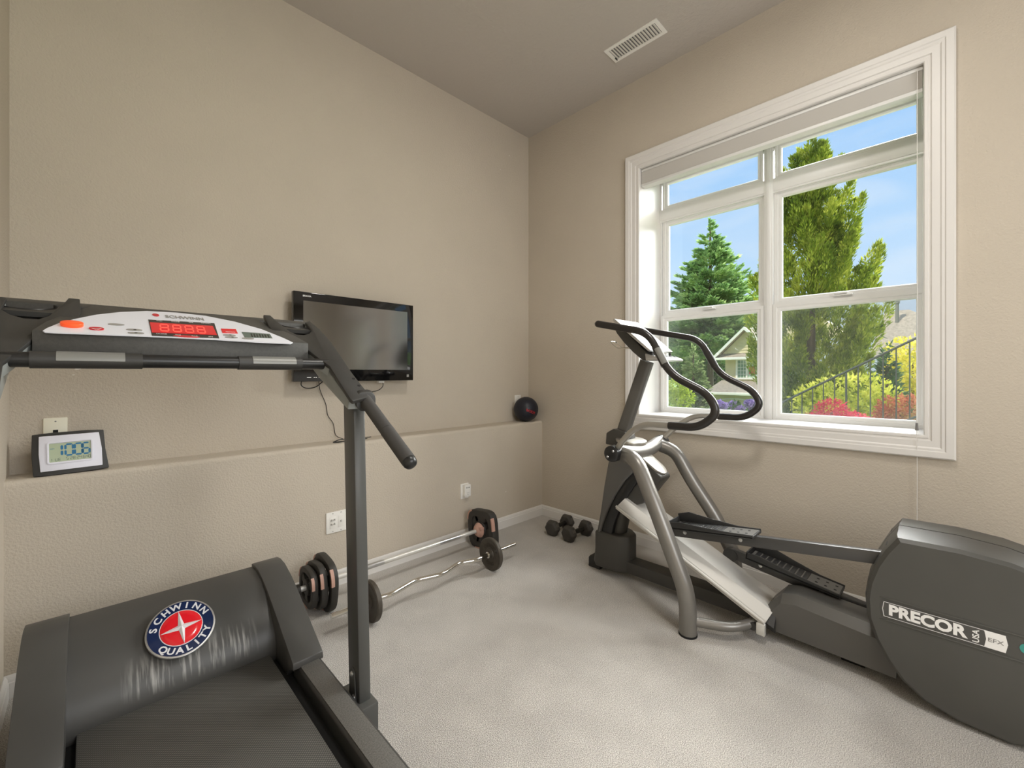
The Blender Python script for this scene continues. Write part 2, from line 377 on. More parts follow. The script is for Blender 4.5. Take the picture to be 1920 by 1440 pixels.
# ============================================================ THE ROOM
XL, XW, YU, YL, YF, ZC = -0.226, 2.762, 2.603, 2.443, -1.7, 3.28
LEDGE = 0.80; XO = 3.16                       # outer face of the window wall
WY0, WY1, WZ0, WZ1 = 0.08, 1.53, 0.915, 2.645  # window opening
DY0, DY1, DZ1 = -1.40, -0.50, 2.05             # glazed door opening, right of the frame
VY0, VY1, VZ0, VZ1 = 0.3, 1.8, 1.0, 2.5        # added window behind the camera (x range, z range)
struct('floor', B().box(XL-.1, XW+.2, YF-.1, YU+.1, -.12, 0), 'carpet')
struct('ceiling', B().box(XL-.15, XO, YF-.15, YU+.15, ZC, ZC+.2), 'ceiling_paint')
b = B(); prof = [(YU+.15, 0), (YL, 0)]
for k in range(7):
    a = R(90*k/6); prof.append((YL+.022-.022*math.cos(a), LEDGE-.022+.022*math.sin(a)))
prof += [(YU, LEDGE), (YU, ZC), (YU+.15, ZC)]
b.extr([(XL-.15, y, z) for y, z in prof], (XW-XL+.15, 0, 0)); struct('wall_back', b, 'wall_paint')
struct('wall_left', B().box(XL-.15, XL, YF-.15, YU, 0, ZC), 'wall_paint')
b = B()
for (y0, y1, z0, z1) in ((WY1, YU+.15, 0, ZC), (WY0, WY1, 0, WZ0), (WY0, WY1, WZ1, ZC), (DY1, WY0, 0, ZC), (DY0, DY1, DZ1, ZC), (YF-.15, DY0, 0, ZC)):
    b.box(XW, XO, y0, y1, z0, z1)
struct('wall_right', b, 'wall_paint')
b = B()
for (x0, x1, z0, z1) in ((XL-.15, VY0, 0, ZC), (VY0, VY1, 0, VZ0), (VY0, VY1, VZ1, ZC), (VY1, XW, 0, ZC)):
    b.box(x0, x1, YF-.15, YF, z0, z1)
struct('wall_front', b, 'wall_paint')
# baseboards: moulded profile (distance from wall, height)
bp = [(0, 0), (.014, 0), (.014, .058), (.011, .061), (.011, .072), (.006, .080), (.003, .084), (0, .084)]
struct('baseboard_back', B().extr([(XL, YL-d, z) for d, z in bp], (XW-XL, 0, 0)), 'trim_white')
struct('baseboard_right', B().extr([(XW-d, YL, z) for d, z in bp], (0, DY1+.1-YL, 0)), 'trim_white')
struct('baseboard_left', B().extr([(XL+d, YF, z) for d, z in bp], (0, YL-YF, 0)), 'trim_white')
# scuffs of bare plaster on the painted walls
wb_ = bpy.data.objects['wall_back']
for px, py, Y, w_, h_ in ((146, 692, YU, .022, .004), (138, 703, YU, .010, .003), (948, 922, YL, .020, .0025), (955, 292, YU, .006, .010), (938, 318, YU, .005, .006)):
    q = PY(px, py, Y); obj('paint_chip', B().extr([(q.x-w_/2, Y, q.z-h_*.2), (q.x-w_*.1, Y, q.z-h_/2), (q.x+w_/2, Y, q.z+h_*.1), (q.x+w_*.3, Y, q.z+h_/2), (q.x-w_*.3, Y, q.z+h_*.4)], (0, -.0006, 0)), 'plate_white', wb_, smooth=0)
# ---- window_1
w = thing('window_1', 'white double window with transoms and deep sill in beige wall', 'window', (XW, (WY0+WY1)/2, WZ0), kind='structure')
del w['category']
cprof = [(-.004, 0), (-.004, .010), (0, .014), (.010, .014), (.013, .010), (.020, .010), (.024, .016), (.050, .018), (.056, .022), (.066, .022), (.070, .026), (.095, .028), (.101, .022), (.101, 0)]
obj('casing', B().sweep_rect(XW, WY0, WY1, WZ0, WZ1, cprof), 'trim_white', w, smooth=25)
b = B().box(XW-.004, XO-.08, WY1-.003, WY1+.01, WZ0, WZ1).box(XW-.004, XO-.08, WY0-.01, WY0+.003, WZ0, WZ1).box(XW-.004, XO-.08, WY0, WY1, WZ1-.003, WZ1+.01)
obj('jamb', b, 'trim_white', w, smooth=0)
obj('sill', B().box(XW-.006, XO-.08, WY0-.002, WY1+.002, WZ0-.02, WZ0+.002, .003), 'trim_white', w)
FX = 3.062
b = B().box(FX, FX+.07, WY1-.016, WY1, WZ0, WZ1).box(FX, FX+.07, WY0, WY0+.004, WZ0, WZ1).box(FX, FX+.07, WY0, WY1, WZ1-.012, WZ1).box(FX-.004, FX+.07, WY0, WY1, WZ0, WZ0+.012)
obj('frame', b, 'vinyl_white', w, smooth=0)
b = B().box(FX-.012, FX+.07, .775, .824, WZ0, WZ1, .004).box(FX-.017, FX+.02, .787, .812, WZ0, WZ1, .003)
obj('mullion', b, 'vinyl_white', w)
obj('transom_bar', B().box(FX-.008, FX+.07, WY0, WY1, 2.345, 2.425, .004).box(FX-.003, FX+.06, WY0, WY1, 2.335, 2.345), 'vinyl_white', w)
def sash(name, X, y0, y1, z0, z1, side, top, bot, lock=False, screen=False):
    pr = [(0, -.02), (0, -.002), (.006, .006), (.020, .008), (.024, .014), (side, .014), (side, -.02)]
    s = obj(name, B().sweep_rect(X, y0, y1, z0, z1, pr), 'vinyl_white', w, smooth=20)
    obj('pane', B().box(X+.008, X+.012, y0-.004, y1+.004, z0-.004, z1+.004), 'pane_glass', s, smooth=0)
    if lock:
        ym = (y0+y1)/2; zz = z0-.03
        obj('sash_lock', B().box(X-.030, X-.012, ym-.045, ym+.045, zz, zz+.010, .003).box(X-.036, X-.020, ym-.022, ym+.04, zz+.010, zz+.022, .004), 'vinyl_white', s)
    if screen:
        obj('insect_screen', B().box(X+.055, X+.0555, y0-.02, y1+.02, z0-.02, z1+.02), 'insect_mesh', s, smooth=0)
for (y0, y1) in ((.867, 1.470), (.121, .732)):
    sash('transom_sash', FX+.012, y0, y1, 2.456, 2.612, .034, 0, 0)
    sash('upper_sash', FX+.028, y0, y1, 1.677, 2.307, .042, 0, 0, lock=True)
    sash('lower_sash', FX, y0, y1, .957, 1.591, .042, 0, 0, screen=True)
# ---- pleated blind in the head of the window
bl = thing('pleated_blind', 'white pleated blind drawn up at the top of the window', 'blind', (2.80, (WY0+WY1)/2, 2.60))
obj('headrail', B().box(2.775, 2.83, WY0+.006, WY1-.006, 2.622, 2.640, .003), 'vinyl_white', bl)
zb, zt, npl = 2.536, 2.622, 14
pl = None
for k in range(npl):
    z0 = zb+(zt-zb)*k/npl; h = (zt-zb)/npl
    if pl is None:
        pl = B().extr([(2.783, WY0+.008, z0), (2.776, WY0+.008, z0+h/2), (2.783, WY0+.008, z0+h*.98), (2.822, WY0+.008, z0+h*.98), (2.829, WY0+.008, z0+h/2), (2.822, WY0+.008, z0)], (0, WY1-WY0-.016, 0))
        p0 = obj('pleat', pl, 'blind_fabric', bl, smooth=0)
    else:
        o = p0.copy(); COL.objects.link(o); o.parent = bl; o.location.z += h*k
obj('bottom_rail', B().box(2.772, 2.832, WY0+.007, WY1-.007, 2.517, 2.536, .004), 'vinyl_white', bl)
obj('cord', B().tube(spline([(2.770, .105, 2.63), (2.738, .105, 2.45), (2.7345, .104, 1.6), (2.735, .106, 1.0), (2.742, .105, .75), (2.745, .106, .42)]), .0013, 6), 'blind_fabric', bl)
obj('cord_tassel', B().cyl((2.7355, .106, .938), (2.7355, .106, .972), .0062, 10, .0045), 'print_grey', bl)

# ---- glazed door further along the same wall, and window added behind the camera for its light (both outside the frame)
d = thing('door_1', 'white glazed door', 'door', (XW, (DY0+DY1)/2, 0), kind='structure'); del d['category']
obj('casing', B().sweep_rect(XW, DY0, DY1, -.2, DZ1, [(0, 0), (0, .016), (.08, .022), (.09, 0)]), 'trim_white', d)
obj('leaf', B().sweep_rect(XW+.16, DY0+.14, DY1-.14, .25, DZ1-.14, [(0, -.02), (0, .02), (.14, .02), (.14, -.02)]).box(XW+.14, XW+.18, DY0, DY1, 0, .12), 'door_paint', d)
obj('pane', B().box(XW+.157, XW+.163, DY0+.13, DY1-.13, .24, DZ1-.13), 'pane_glass', d, smooth=0)
w2 = thing('added_window', 'added white window behind the viewer, for light from behind', 'window', ((VY0+VY1)/2, YF, VZ0), kind='structure'); del w2['category']
b = B().box(VY0-.08, VY1+.08, YF, YF+.02, VZ1, VZ1+.08).box(VY0-.08, VY1+.08, YF, YF+.02, VZ0-.08, VZ0).box(VY0-.08, VY0, YF, YF+.02, VZ0, VZ1).box(VY1, VY1+.08, YF, YF+.02, VZ0, VZ1)
obj('casing', b, 'trim_white', w2, smooth=0)

# ---- ceiling vent
v = thing('ceiling_vent', 'white metal air vent with louvres in the ceiling', 'vent', (2.431, 1.38, ZC))
vx0, vx1, vy0, vy1 = 2.36, 2.503, 1.20, 1.56
b = B(); z = ZC-.006
b.ring([(vx0, vy0, z), (vx1, vy0, z), (vx1, vy1, z), (vx0, vy1, z)], [(vx0+.022, vy0+.022, z), (vx1-.022, vy0+.022, z), (vx1-.022, vy1-.022, z), (vx0+.022, vy1-.022, z)], (0, 0, .0055))
obj('frame', b, 'plate_white', v, smooth=0)
obj('backing', B().box(vx0+.01, vx1-.01, vy0+.01, vy1-.01, ZC-.0015, ZC-.0005), 'print_grey', v, smooth=0)
nl = 17; l0 = None
for k in range(nl):
    y = vy0+.032+(vy1-vy0-.064)*k/(nl-1)
    if l0 is None: l0 = obj('louvre', B().extr([(vx0+.02, y-.007, z), (vx0+.02, y-.005, z-.001), (vx0+.02, y+.007, ZC-.0015), (vx0+.02, y+.005, ZC-.0015)], (vx1-vx0-.04, 0, 0)), 'plate_white', v, smooth=0)
    else:
        o = l0.copy(); COL.objects.link(o); o.parent = v; o.location.y += (vy1-vy0-.064)*k/(nl-1)
obj('lever', B().box(2.46, 2.485, 1.535, 1.539, ZC-.012, ZC-.005), 'black_plastic', v, smooth=0)
# ---- fill lamp added on the ceiling, out of view above the frame
la = thing('added_fill_lamp', 'added fill lamp with white glass dome on the ceiling', 'lamp', (1.25, .40, ZC))
obj('rim', B().lathe([(.0, 0), (.17, 0), (.17, -.02), (.15, -.025)], (1.25, .40, ZC), (0, 0, 1)), 'silver', la)
obj('shade', B().lathe([(.15, -.02), (.14, -.05), (.10, -.075), (.05, -.088), (0, -.092)], (1.25, .40, ZC), (0, 0, 1)), 'fill_lamp_glass', la)
ll = light('fill_lamp_light', 'AREA', 20, (1.25, .40, ZC-.10), (0, 0, -1), (1.0, .96, .90), shape='DISK', size=.32)
ll.parent = la; ll.location = (0, 0, -.10)

# ============================================================ TREADMILL
XC = .224
tm = thing('treadmill', 'black treadmill with white console panel and red display', 'treadmill', (XC, 1.35, 0))
def mx_(x, sg): return XC+sg*(x-XC)
deck0 = .40
obj('deck', B().box(XC-.30, XC+.30, deck0, 1.95, .075, .135, .004), 'black_matte', tm)
obj('belt', B().box(XC-.252, XC+.252, deck0-.02, 1.80, .135, .163, .006), 'belt_weave', tm)
hprof = [(1.757, .15), (1.760, .185), (1.775, .228), (1.80, .262), (1.84, .302), (1.89, .338), (1.95, .366), (2.02, .379), (2.09, .376), (2.10, .06), (1.80, .06)]
obj('motor_hood', B().extr([(XC-.276, y, z) for y, z in hprof], (.552, 0, 0)), 'hood_plastic', tm, smooth=35)
cprofl = [(1.570, .185), (1.575, .206), (1.615, .226), (1.676, .256), (1.746, .291), (1.823, .328), (1.905, .364), (1.994, .390), (2.05, .393), (2.098, .386), (2.110, .05), (1.70, .05), (1.62, .165)]
for sg in (1, -1):
    x0, x1 = sorted((mx_(.496, sg), mx_(.597, sg)))
    obj('hood_end_cap', B().extr([(x0, y, z) for y, z in cprofl], (x1-x0, 0, 0), .0025), 'charcoal_plastic', tm, smooth=35)
    x0, x1 = sorted((mx_(.512, sg), mx_(.594, sg)))
    ra = obj('side_rail', B().extr([(x0, deck0-.05, .06), (x1, deck0-.05, .06), (x1, deck0-.05, .176), (x1-.01*(1), deck0-.05, .186), (x0+.006, deck0-.05, .186), (x0, deck0-.05, .18)], (0, 1.62-deck0+.05, 0), .003), 'black_plastic', tm)
    obj('tread_strip', B().box(x0+.008, x1-.012, deck0, 1.60, .186, .1885, .001), 'grit_strip', ra)
    # upright: leans slightly towards the wall
    xa, xb = sorted((mx_(.62, sg), mx_(.66, sg)))
    obj('upright', B().extr([(xa, 1.327, .03), (xb, 1.327, .03), (xb, 1.408, .03), (xa, 1.408, .03)], (0, .050, 1.085), .005), 'upright_paint', tm)
    xa, xb = sorted((mx_(.604, sg), mx_(.672, sg)))
    ft = obj('upright_foot', B().extr([(xa, 1.302, 0), (xa, 1.47, 0), (xa, 1.47, .09), (xa, 1.45, .135), (xa, 1.302, .135)], (xb-xa, 0, 0), .006), 'upright_paint', tm)
    xs = mx_(.6185, sg)
    st = obj('strap', B().extr([(xs, 1.345, .10), (xs, 1.375, .10), (xs, 1.395, .215), (xs, 1.38, .235), (xs, 1.36, .225)], (-.004*sg, 0, 0)), 'upright_paint', ft)
    for yy, zz in ((1.375, .215), (1.362, .145)):
        obj('bolt', B().lathe([(0, .006), (.006, .005), (.009, .002), (.009, 0)], (xs-.004*sg, yy, zz), (-sg, 0, 0), 12), 'silver', ft)
    # sloping arm on the upright
    xa, xb = sorted((mx_(.590, sg), mx_(.655, sg)))
    arm = obj('arm', B().extr([(xa, 1.350, 1.085), (xa, 1.345, 1.118), (xa, 1.60, 1.258), (xa, 1.76, 1.345), (xa, 1.76, 1.27), (xa, 1.60, 1.188), (xa, 1.39, 1.100)], (xb-xa, 0, 0), .004), 'arm_grey', tm)
    pn = Vector((0, -.604, 1)).normalized(); p0v = Vector((0, 1.33, 1.130))
    pts = [(494, 590), (507, 591), (520, 603), (531, 611), (543, 621), (556, 627), (570, 628), (580, 625), (585, 619), (576, 608), (572, 604), (581, 602), (600, 618), (622, 643), (642, 672), (660, 699), (678, 722), (690, 737), (688, 745), (662, 752), (657, 748), (640, 722), (618, 686), (597, 671), (575, 654), (552, 640), (530, 630), (511, 619), (504, 610)]
    P3 = [PP(px, py, p0v, pn) for px, py in pts]
    P3 = [Vector((mx_(p.x, sg), p.y, p.z)) for p in P3]
    if sg < 0: P3 = P3[::-1]
    cov = obj('arm_cover', B().extr(P3, -pn*.013, .0025), 'black_plastic', tm)
    obj('arm_shell', B().extr([p_-pn*.0132+(Vector((XC+sg*.56, 1.62, p_.z))-p_)*.012 for p_ in P3 if p_.y > 1.47], -pn*.030, .002), 'arm_grey', tm)
    for px, py in ((663, 710), (673, 723)):
        q = PP(px, py, p0v, pn); q.x = mx_(q.x, sg)
        obj('screw_hole', B().cyl(q-pn*.001, q+pn*.0006, .0055, 14), 'black_matte', cov)
    cc = Vector((mx_(.571, sg), 1.812, 1.392)); cq = frame_m(cc, (1, 0, 0), (0, 1, .30))
    obj('cup_deck', B().ring(plane_pts(cq, superell_(.086, 36, 5)), plane_pts(cq, circ(.0565, 36)), Vector((0, .28, -.95))*.014), 'black_plastic', tm)
    obj('cup_holder', B().lathe([(.050, -.07), (.0555, -.001), (.0575, .0025), (.0595, 0), (.056, -.07), (.050, -.075), (.012, -.075), (.012, -.07), (.050, -.07)], cc, (0, -.30, 1)), 'black_smooth', tm)
    # grip pointing back to the user
    g0 = Vector((mx_(.6455, sg), 1.352, 1.118)); g1 = Vector((mx_(.645, sg), 1.058, .944)); dg = (g1-g0)
    obj('clamp_collar', B().extr([g0+Vector((x*sg, 0, z)) for x, z in rrect(.066, .062, .022)], dg.normalized()*.018, .002), 'black_plastic', tm)
    gp = obj('hand_grip', B().tube([g0, g0+dg*.52], .0205, 20).tube([g0+dg*.525, g0+dg*.95], .0212, 20), 'foam_grip', tm)
    obj('grip_end_cap', B().lathe([(.0205, 0), (.0205, .008), (.017, .016), (.010, .021), (0, .023)], g0+dg*.95, dg, 20), 'black_smooth', gp)
obj('back_rail', B().extr([(XC-.425, 1.835, 1.335), (XC-.425, 1.840, 1.404), (XC-.425, 1.885, 1.419), (XC-.425, 1.90, 1.408), (XC-.425, 1.87, 1.33)], (.85, 0, 0), .004), 'console_black', tm)
# cross handlebar with pulse grips
HY, HZ = 1.535, 1.234
hx = lambda px: PY(px, 676, HY-.02).x
bar = obj('cross_bar', B().cyl((mx_(.598, -1), HY, HZ), (.598, HY, HZ), .0185, 20), 'black_smooth', tm)
for a, b_, s0, s1 in ((54, 268, 105, 235), (449, 568, 475, 556)):
    g = obj('grip_sleeve', B().cyl((hx(a), HY, HZ), (hx(b_), HY, HZ), .0212, 22), 'black_plastic', bar)
    x0, x1 = hx(s0), hx(s1); ring1, ring2 = [], []
    outp = []; inn = []
    for k in range(9):
        t = R(150+95*k/8-90+20); outp.append((x0, HY-.0220*math.sin(t), HZ+.0220*math.cos(t)))
    outp = [(x0, HY+.0222*math.cos(R(a_)), HZ+.0222*math.sin(R(a_))) for a_ in range(100, 196, 12)]
    inn = [(x0, HY+.0205*math.cos(R(a_)), HZ+.0205*math.sin(R(a_))) for a_ in range(190, 94, -12)]
    obj('pulse_sensor', B().extr(outp+inn, (x1-x0, 0, 0)), 'sensor_grey', bar)
# console
cy0, cz0, cy1, cz1 = 1.582, 1.308, 1.835, 1.408
xr, xl = .585, mx_(.585, -1)
def csec(y, hw, zb): zt = cz0+(y-cy0)*(cz1-cz0)/(cy1-cy0); return [(XC-hw, y, zb), (XC+hw, y, zb), (XC+hw, y, zt), (XC-hw, y, zt)]
def loft(secs):
    t = bmesh.new(); rings = [[t.verts.new(Vector(p)) for p in s_] for s_ in secs]
    for A, Bq in zip(rings, rings[1:]):
        for k in range(len(A)): t.faces.new((A[k], A[(k+1) % len(A)], Bq[(k+1) % len(A)], Bq[k]))
    t.faces.new(rings[0][::-1]); t.faces.new(rings[-1]); return t
obj('console_body', B()._merge(loft([csec(cy0, .326, 1.230), csec(1.66, .305, 1.228), csec(1.74, .270, 1.24), csec(1.80, .238, 1.30), csec(1.838, .218, 1.37)]), .003), 'console_black', tm)
cn = Vector((0, -(cz1-cz0), cy1-cy0)).normalized(); cp0 = Vector((0, cy0, cz0))+cn*.0012
def CP(px, py, lift=0): return PP(px, py, cp0+cn*lift, cn)
fp = [(80, 620), (88, 615), (110, 606), (140, 598), (180, 590), (225, 585), (275, 583), (330, 586), (385, 592), (440, 603), (490, 617), (530, 633), (549, 642), (545, 644), (480, 641), (400, 636), (300, 631), (200, 627), (100, 623), (84, 622)]
face = obj('console_panel', B().extr([CP(*p) for p in fp], -cn*.003), 'panel_white', tm, smooth=0)
XV = Vector((1, 0, 0)); YV = Vector((0, cy1-cy0, cz1-cz0)).normalized()
def cquad(name, pts, m, lift, par, t=.0012): return obj(name, B().extr([CP(p[0], p[1], lift) for p in pts], -cn*t), m, par, smooth=0)
dsp = cquad('display', [(278, 599), (402, 606), (411, 634), (285, 629)], 'black_smooth', .001, face)
cquad('red_window', [(281, 604), (399, 611), (407, 628), (285, 623)], 'red_lcd', .0018, face, .0006)
for wd, px, py in (('SPEED', 299, 601.5), ('INCLINE', 329, 603), ('TIME', 358, 604.7), ('DISTANCE', 386, 606.2), ('CALORIES', 303, 626), ('PACE', 334, 628), ('PULSE', 365, 630), ('SETS', 395, 631.5)):
    txt('print', wd, .0055, CP(px, py, .0016), XV, YV, 'label_white', face, ext=.0001, sy=2.0)
sd = cquad('small_display', [(414, 616), (442, 617), (446, 625), (417, 624)], 'red_lcd', .001, face)
txt('print', 'HEART RATE', .007, CP(432, 622.5, .0016), XV, YV, 'label_white', face, ext=.0001, width=.026, sy=1.8)
tb = cquad('program_chart', [(453, 622), (506, 626), (511, 634), (459, 632)], 'lcd_dark', .001, face)
for k in range(7):
    a = 470+k*5.2
    cquad('chart_bar', [(a, 625.2+k*.35), (a+2.4, 625.4+k*.35), (a+4.4, 631.6+k*.2), (a+2, 631.4+k*.2)], 'black_smooth', .0016, face, .0005)
def disc(name, px, py, rx, ry, m, lift, h, par):
    o = CP(px, py, 0); return obj(name, B().extr([o+XV*(rx*math.cos(a))+YV*(ry*math.sin(a)) for a in [2*math.pi*k/28 for k in range(28)]], cn*h, .0015 if h > .004 else 0), m, par)
disc('stop_button', 135, 611, .022, .020, 'orange_button', 0, .010, face)
sb = disc('speed_button', 181, 617, .0150, .0125, 'red_button', 0, .0025, face)
o3 = CP(181, 617, .0032); tri = [(-.010, .006), (.010, .006), (0, -.008)]
obj('triangle_mark', B().ring([o3+XV*x+YV*y for x, y in tri], [o3+XV*x*.8+YV*(y*.8-.0003) for x, y in tri], cn*.0003), 'label_white', face, smooth=0)
for px, py in ((218, 609), (252, 619), (255, 625), (430, 629), (434, 633), (465, 635)):
    disc('oval_button', px, py, .0175, .0085, 'oval_grey', 0, .0015, face)
for px, py in ((253, 619), (255, 625), (432, 629), (436, 633)): disc('button_mark', px, py, .0032, .0026, 'black_smooth', 0, .0022, face)
disc('badge', 292, 591, .0085, .015, 'red_button', 0, .0015, face)
disc('red_oval', 350, 631.2, .032, .0080, 'red_button', 0, .0015, face)
txt('brand_lettering', 'SCHWINN', .026, CP(347, 596, .0012), XV, YV, 'oval_grey', face, off=.02, width=.102, ext=.0003, sy=1.7)
# round emblem on the hood
ec = Vector((XC, 1.851, .322)); en = Vector((.02, -.64, .77)).normalized(); ec += en*.012
EM = frame_m(ec, (1, 0, .03), Vector((0, .77, .64))); en = (EM.to_3x3() @ Vector((0, 0, 1))).normalized()
em = obj('emblem', B().extr(plane_pts(EM, circ(.096, 48), -.010), en*.010, .002), 'silver', tm)
obj('ring_navy', B().extr(plane_pts(EM, circ(.0905, 48), .0002), en*.0006), 'emblem_navy', em, smooth=0)
obj('ring_line', B().extr(plane_pts(EM, circ(.0600, 40), .0009), en*.0004), 'emblem_white', em, smooth=0)
obj('red_field', B().lathe([(.058, .0013), (.057, .002), (.040, .0035), (.020, .0045), (0, .0048)], ec, en, 40), 'emblem_red', em)
b = B(); t = bmesh.new(); ct = t.verts.new(EM @ Vector((0, 0, .013))); vv = []
for k in range(8):
    a = R(45*k+92); r_ = .057 if k % 2 == 0 else .0135
    vv.append(t.verts.new(EM @ Vector((r_*math.cos(a), r_*math.sin(a), .0036))))
for k in range(8): t.faces.new((ct, vv[k], vv[(k+1) % 8]))
b._merge(t); obj('star', b, 'emblem_white', em, smooth=0)
def arc_text(s, r_, a0, a1, size, flip):
    b = B()
    for k, ch in enumerate(s):
        a = R(a0+(a1-a0)*k/(len(s)-1)); o = EM @ Vector((r_*math.cos(a), r_*math.sin(a), .001))
        rad = (EM.to_3x3() @ Vector((math.cos(a), math.sin(a), 0))); tan = (EM.to_3x3() @ Vector((math.sin(a), -math.cos(a), 0)))
        me = text(ch, size, o, tan if not flip else -tan, rad if not flip else -rad, off=.03, ext=.0004, sx=1.12); b.mesh(me); bpy.data.meshes.remove(me)
    return b
obj('emblem_lettering', arc_text('SCHWINN', .0750, 164, 26, .0280, False), 'emblem_white', em, smooth=0)
obj('emblem_lettering', arc_text('QUALITY', .0760, 224, 334, .0280, True), 'emblem_white', em, smooth=0)

# ============================================================ ELLIPTICAL TRAINER
EX, EY = 2.27, 1.56
el = thing('elliptical_trainer', 'grey elliptical trainer with black curved handlebars in front of the window', 'elliptical trainer', (EX, .75, 0))
def E(s, w, z): return Vector((EX-w, EY-s, z))
def eprism(prof, w0, w1, bev=0, seg=2): return B().extr([E(s, w0, z) for s, z in prof], E(0, w1, 0)-E(0, w0, 0), bev, seg)
def W_(px, py, w):                            # point of the machine in the vertical plane w
    p = PX(px, py, EX-w); return (EY-p.y, p.z)
obj('base_beam', eprism([(.10, .045), (1.05, .045), (1.05, .112), (.10, .112)], -.05, .05, .006), 'tower_dark', el)
obj('front_foot', eprism([(-.022, .0), (.06, .0), (.06, .045), (.03, .070), (-.012, .070), (-.022, .055)], -.045, .045, .004), 'black_plastic', el)
obj('rear_foot', eprism([(1.24, 0), (1.32, 0), (1.32, .06), (1.24, .06)], -.06, .02, .004), 'black_matte', el)
# rear base cover: sloping sides
b = B(); t = bmesh.new()
def cov_sec(s_, zt, zb, w0, w1): return [E(s_, -w0, zb), E(s_, -w0, zt-.035), E(s_, -w1, zt), E(s_, w1, zt), E(s_, w0, zt-.035), E(s_, w0, zb)]
b = B()._merge(loft([cov_sec(.955, .115, .05, .085, .06), cov_sec(1.035, .218, .05, .088, .055), cov_sec(1.09, .232, .05, .09, .06), cov_sec(1.42, .205, .05, .10, .065)]), 0)
obj('rear_base_cover', b, 'tower_grey', el, smooth=22)
# tower
outer = [W_(1112, 1052, .09), W_(1117, 1005, .09), W_(1125, 960, .09), W_(1132, 910, .09), W_(1139, 870, .09), W_(1146, 842, .09), W_(1165, 832, .09)]
inner = [W_(1192, 868, .09), W_(1188, 884, .09), W_(1171, 901, .09), W_(1152, 929, .09), W_(1138, 959, .09), W_(1128, 985, .09), W_(1121, 1015, .09), W_(1118, 1058, .09)]
obj('tower_shell', eprism(outer+inner, -.09, .09, .012, 3), 'tower_grey', el)
a1 = [W_(1118, 1040, .075), W_(1130, 985, .075), W_(1140, 959, .075), W_(1154, 929, .075), W_(1173, 901, .075), W_(1190, 884, .075)]
a2 = [W_(1212, 890, .075), W_(1195, 903, .075), W_(1177, 929, .075), W_(1160, 958, .075), W_(1150, 985, .075), W_(1142, 1030, .075)]
obj('tower_lining', eprism(a1+a2, -.075, .075, .004), 'black_smooth', el)
pl_ = [(.055, .092), (.185, .092), (.215, .080), (.262, .040), (.262, -.040), (.215, -.080), (.185, -.092), (.055, -.092)]
lf = obj('lift_housing', B().extr([E(s_, w_, .042) for s_, w_ in pl_], (0, 0, .215), .014, 3), 'tower_dark', el)
obj('lift_post', B().tube([E(.165, 0, .22), E(.222, 0, .47)], .040, 20, squash=1.2), 'tower_dark', el)
# ramp
r0, r1 = (.235, .442), (.985, .090); dr = Vector((r1[0]-r0[0], 0, r1[1]-r0[1]))
def ramp_sec(p, lift=0):
    nz_ = Vector((-dr.z, 0, dr.x)).normalized()        # (s, -, z) normal
    out = []
    for w_, h in ((.142, -.006), (.142, .004), (.132, .006), (.128, .014), (.082, .048), (-.082, .048), (-.128, .014), (-.132, .006), (-.142, .004), (-.142, -.006)):
        out.append(E(p[0]+nz_.x*h, w_, p[1]+nz_.z*h))
    return out
ra = obj('ramp', B()._merge(loft([ramp_sec(r0), ramp_sec(r1)])), 'ramp_aluminium', el, smooth=20)
for sg in (1, -1):
    obj('ramp_rail', B().tube([E(r0[0], .140*sg, r0[1]+.008), E(r1[0], .140*sg, r1[1]+.008)], .0075, 10), 'ramp_aluminium', ra)
    obj('ramp_bracket', B().box(EX-.14*sg-.012, EX-.14*sg+.012, EY-.99, EY-.955, .040, .092, .004), 'brushed_steel', ra)
obj('ramp_end', B().extr([E(r1[0]+.002, w_, r1[1]+h) for w_, h in ((.12, .0), (.08, .044), (-.08, .044), (-.12, .0), (-.10, -.03), (.10, -.03))], (0, -.03, -.012)), 'black_plastic', ra)
# shroud under the crossbar with nameplate
hp = [(.27, .735), (.345, .722), (.462, .640), (.462, .622), (.425, .575), (.352, .470), (.30, .448), (.225, .475), (.215, .56), (.235, .66)]
obj('shroud', eprism(hp, -.058, .058, .010, 2), 'tower_dark', el)
nd = Vector((.117, 0, -.082)).normalized()
NM = frame_m(E(.398, 0, .698), E(0, -1, 0)-E(0, 0, 0), E(-nd.x, 0, -nd.z)-E(0, 0, 0))
npts = [(-.056, .075), (.056, .075)]+[(.056*math.cos(R(a_)), -.018-.062*math.sin(R(a_))) for a_ in range(0, 181, 15)]
np_ = obj('nameplate', B().extr(plane_pts(NM, npts, -.012), (NM.to_3x3() @ Vector((0, 0, 1)))*.012, .003), 'handle_tube', el)
nx, ny = NM.to_3x3() @ Vector((1, 0, 0)), NM.to_3x3() @ Vector((0, 1, 0))
txt('nameplate_lettering', 'PRECOR', .020, NM @ Vector((0, .030, .0006)), nx, ny, 'label_white', np_, width=.085, ext=.0003)
txt('nameplate_lettering', 'EFX', .020, NM @ Vector((0, .004, .0006)), nx, ny, 'label_white', np_, width=.05, ext=.0003)
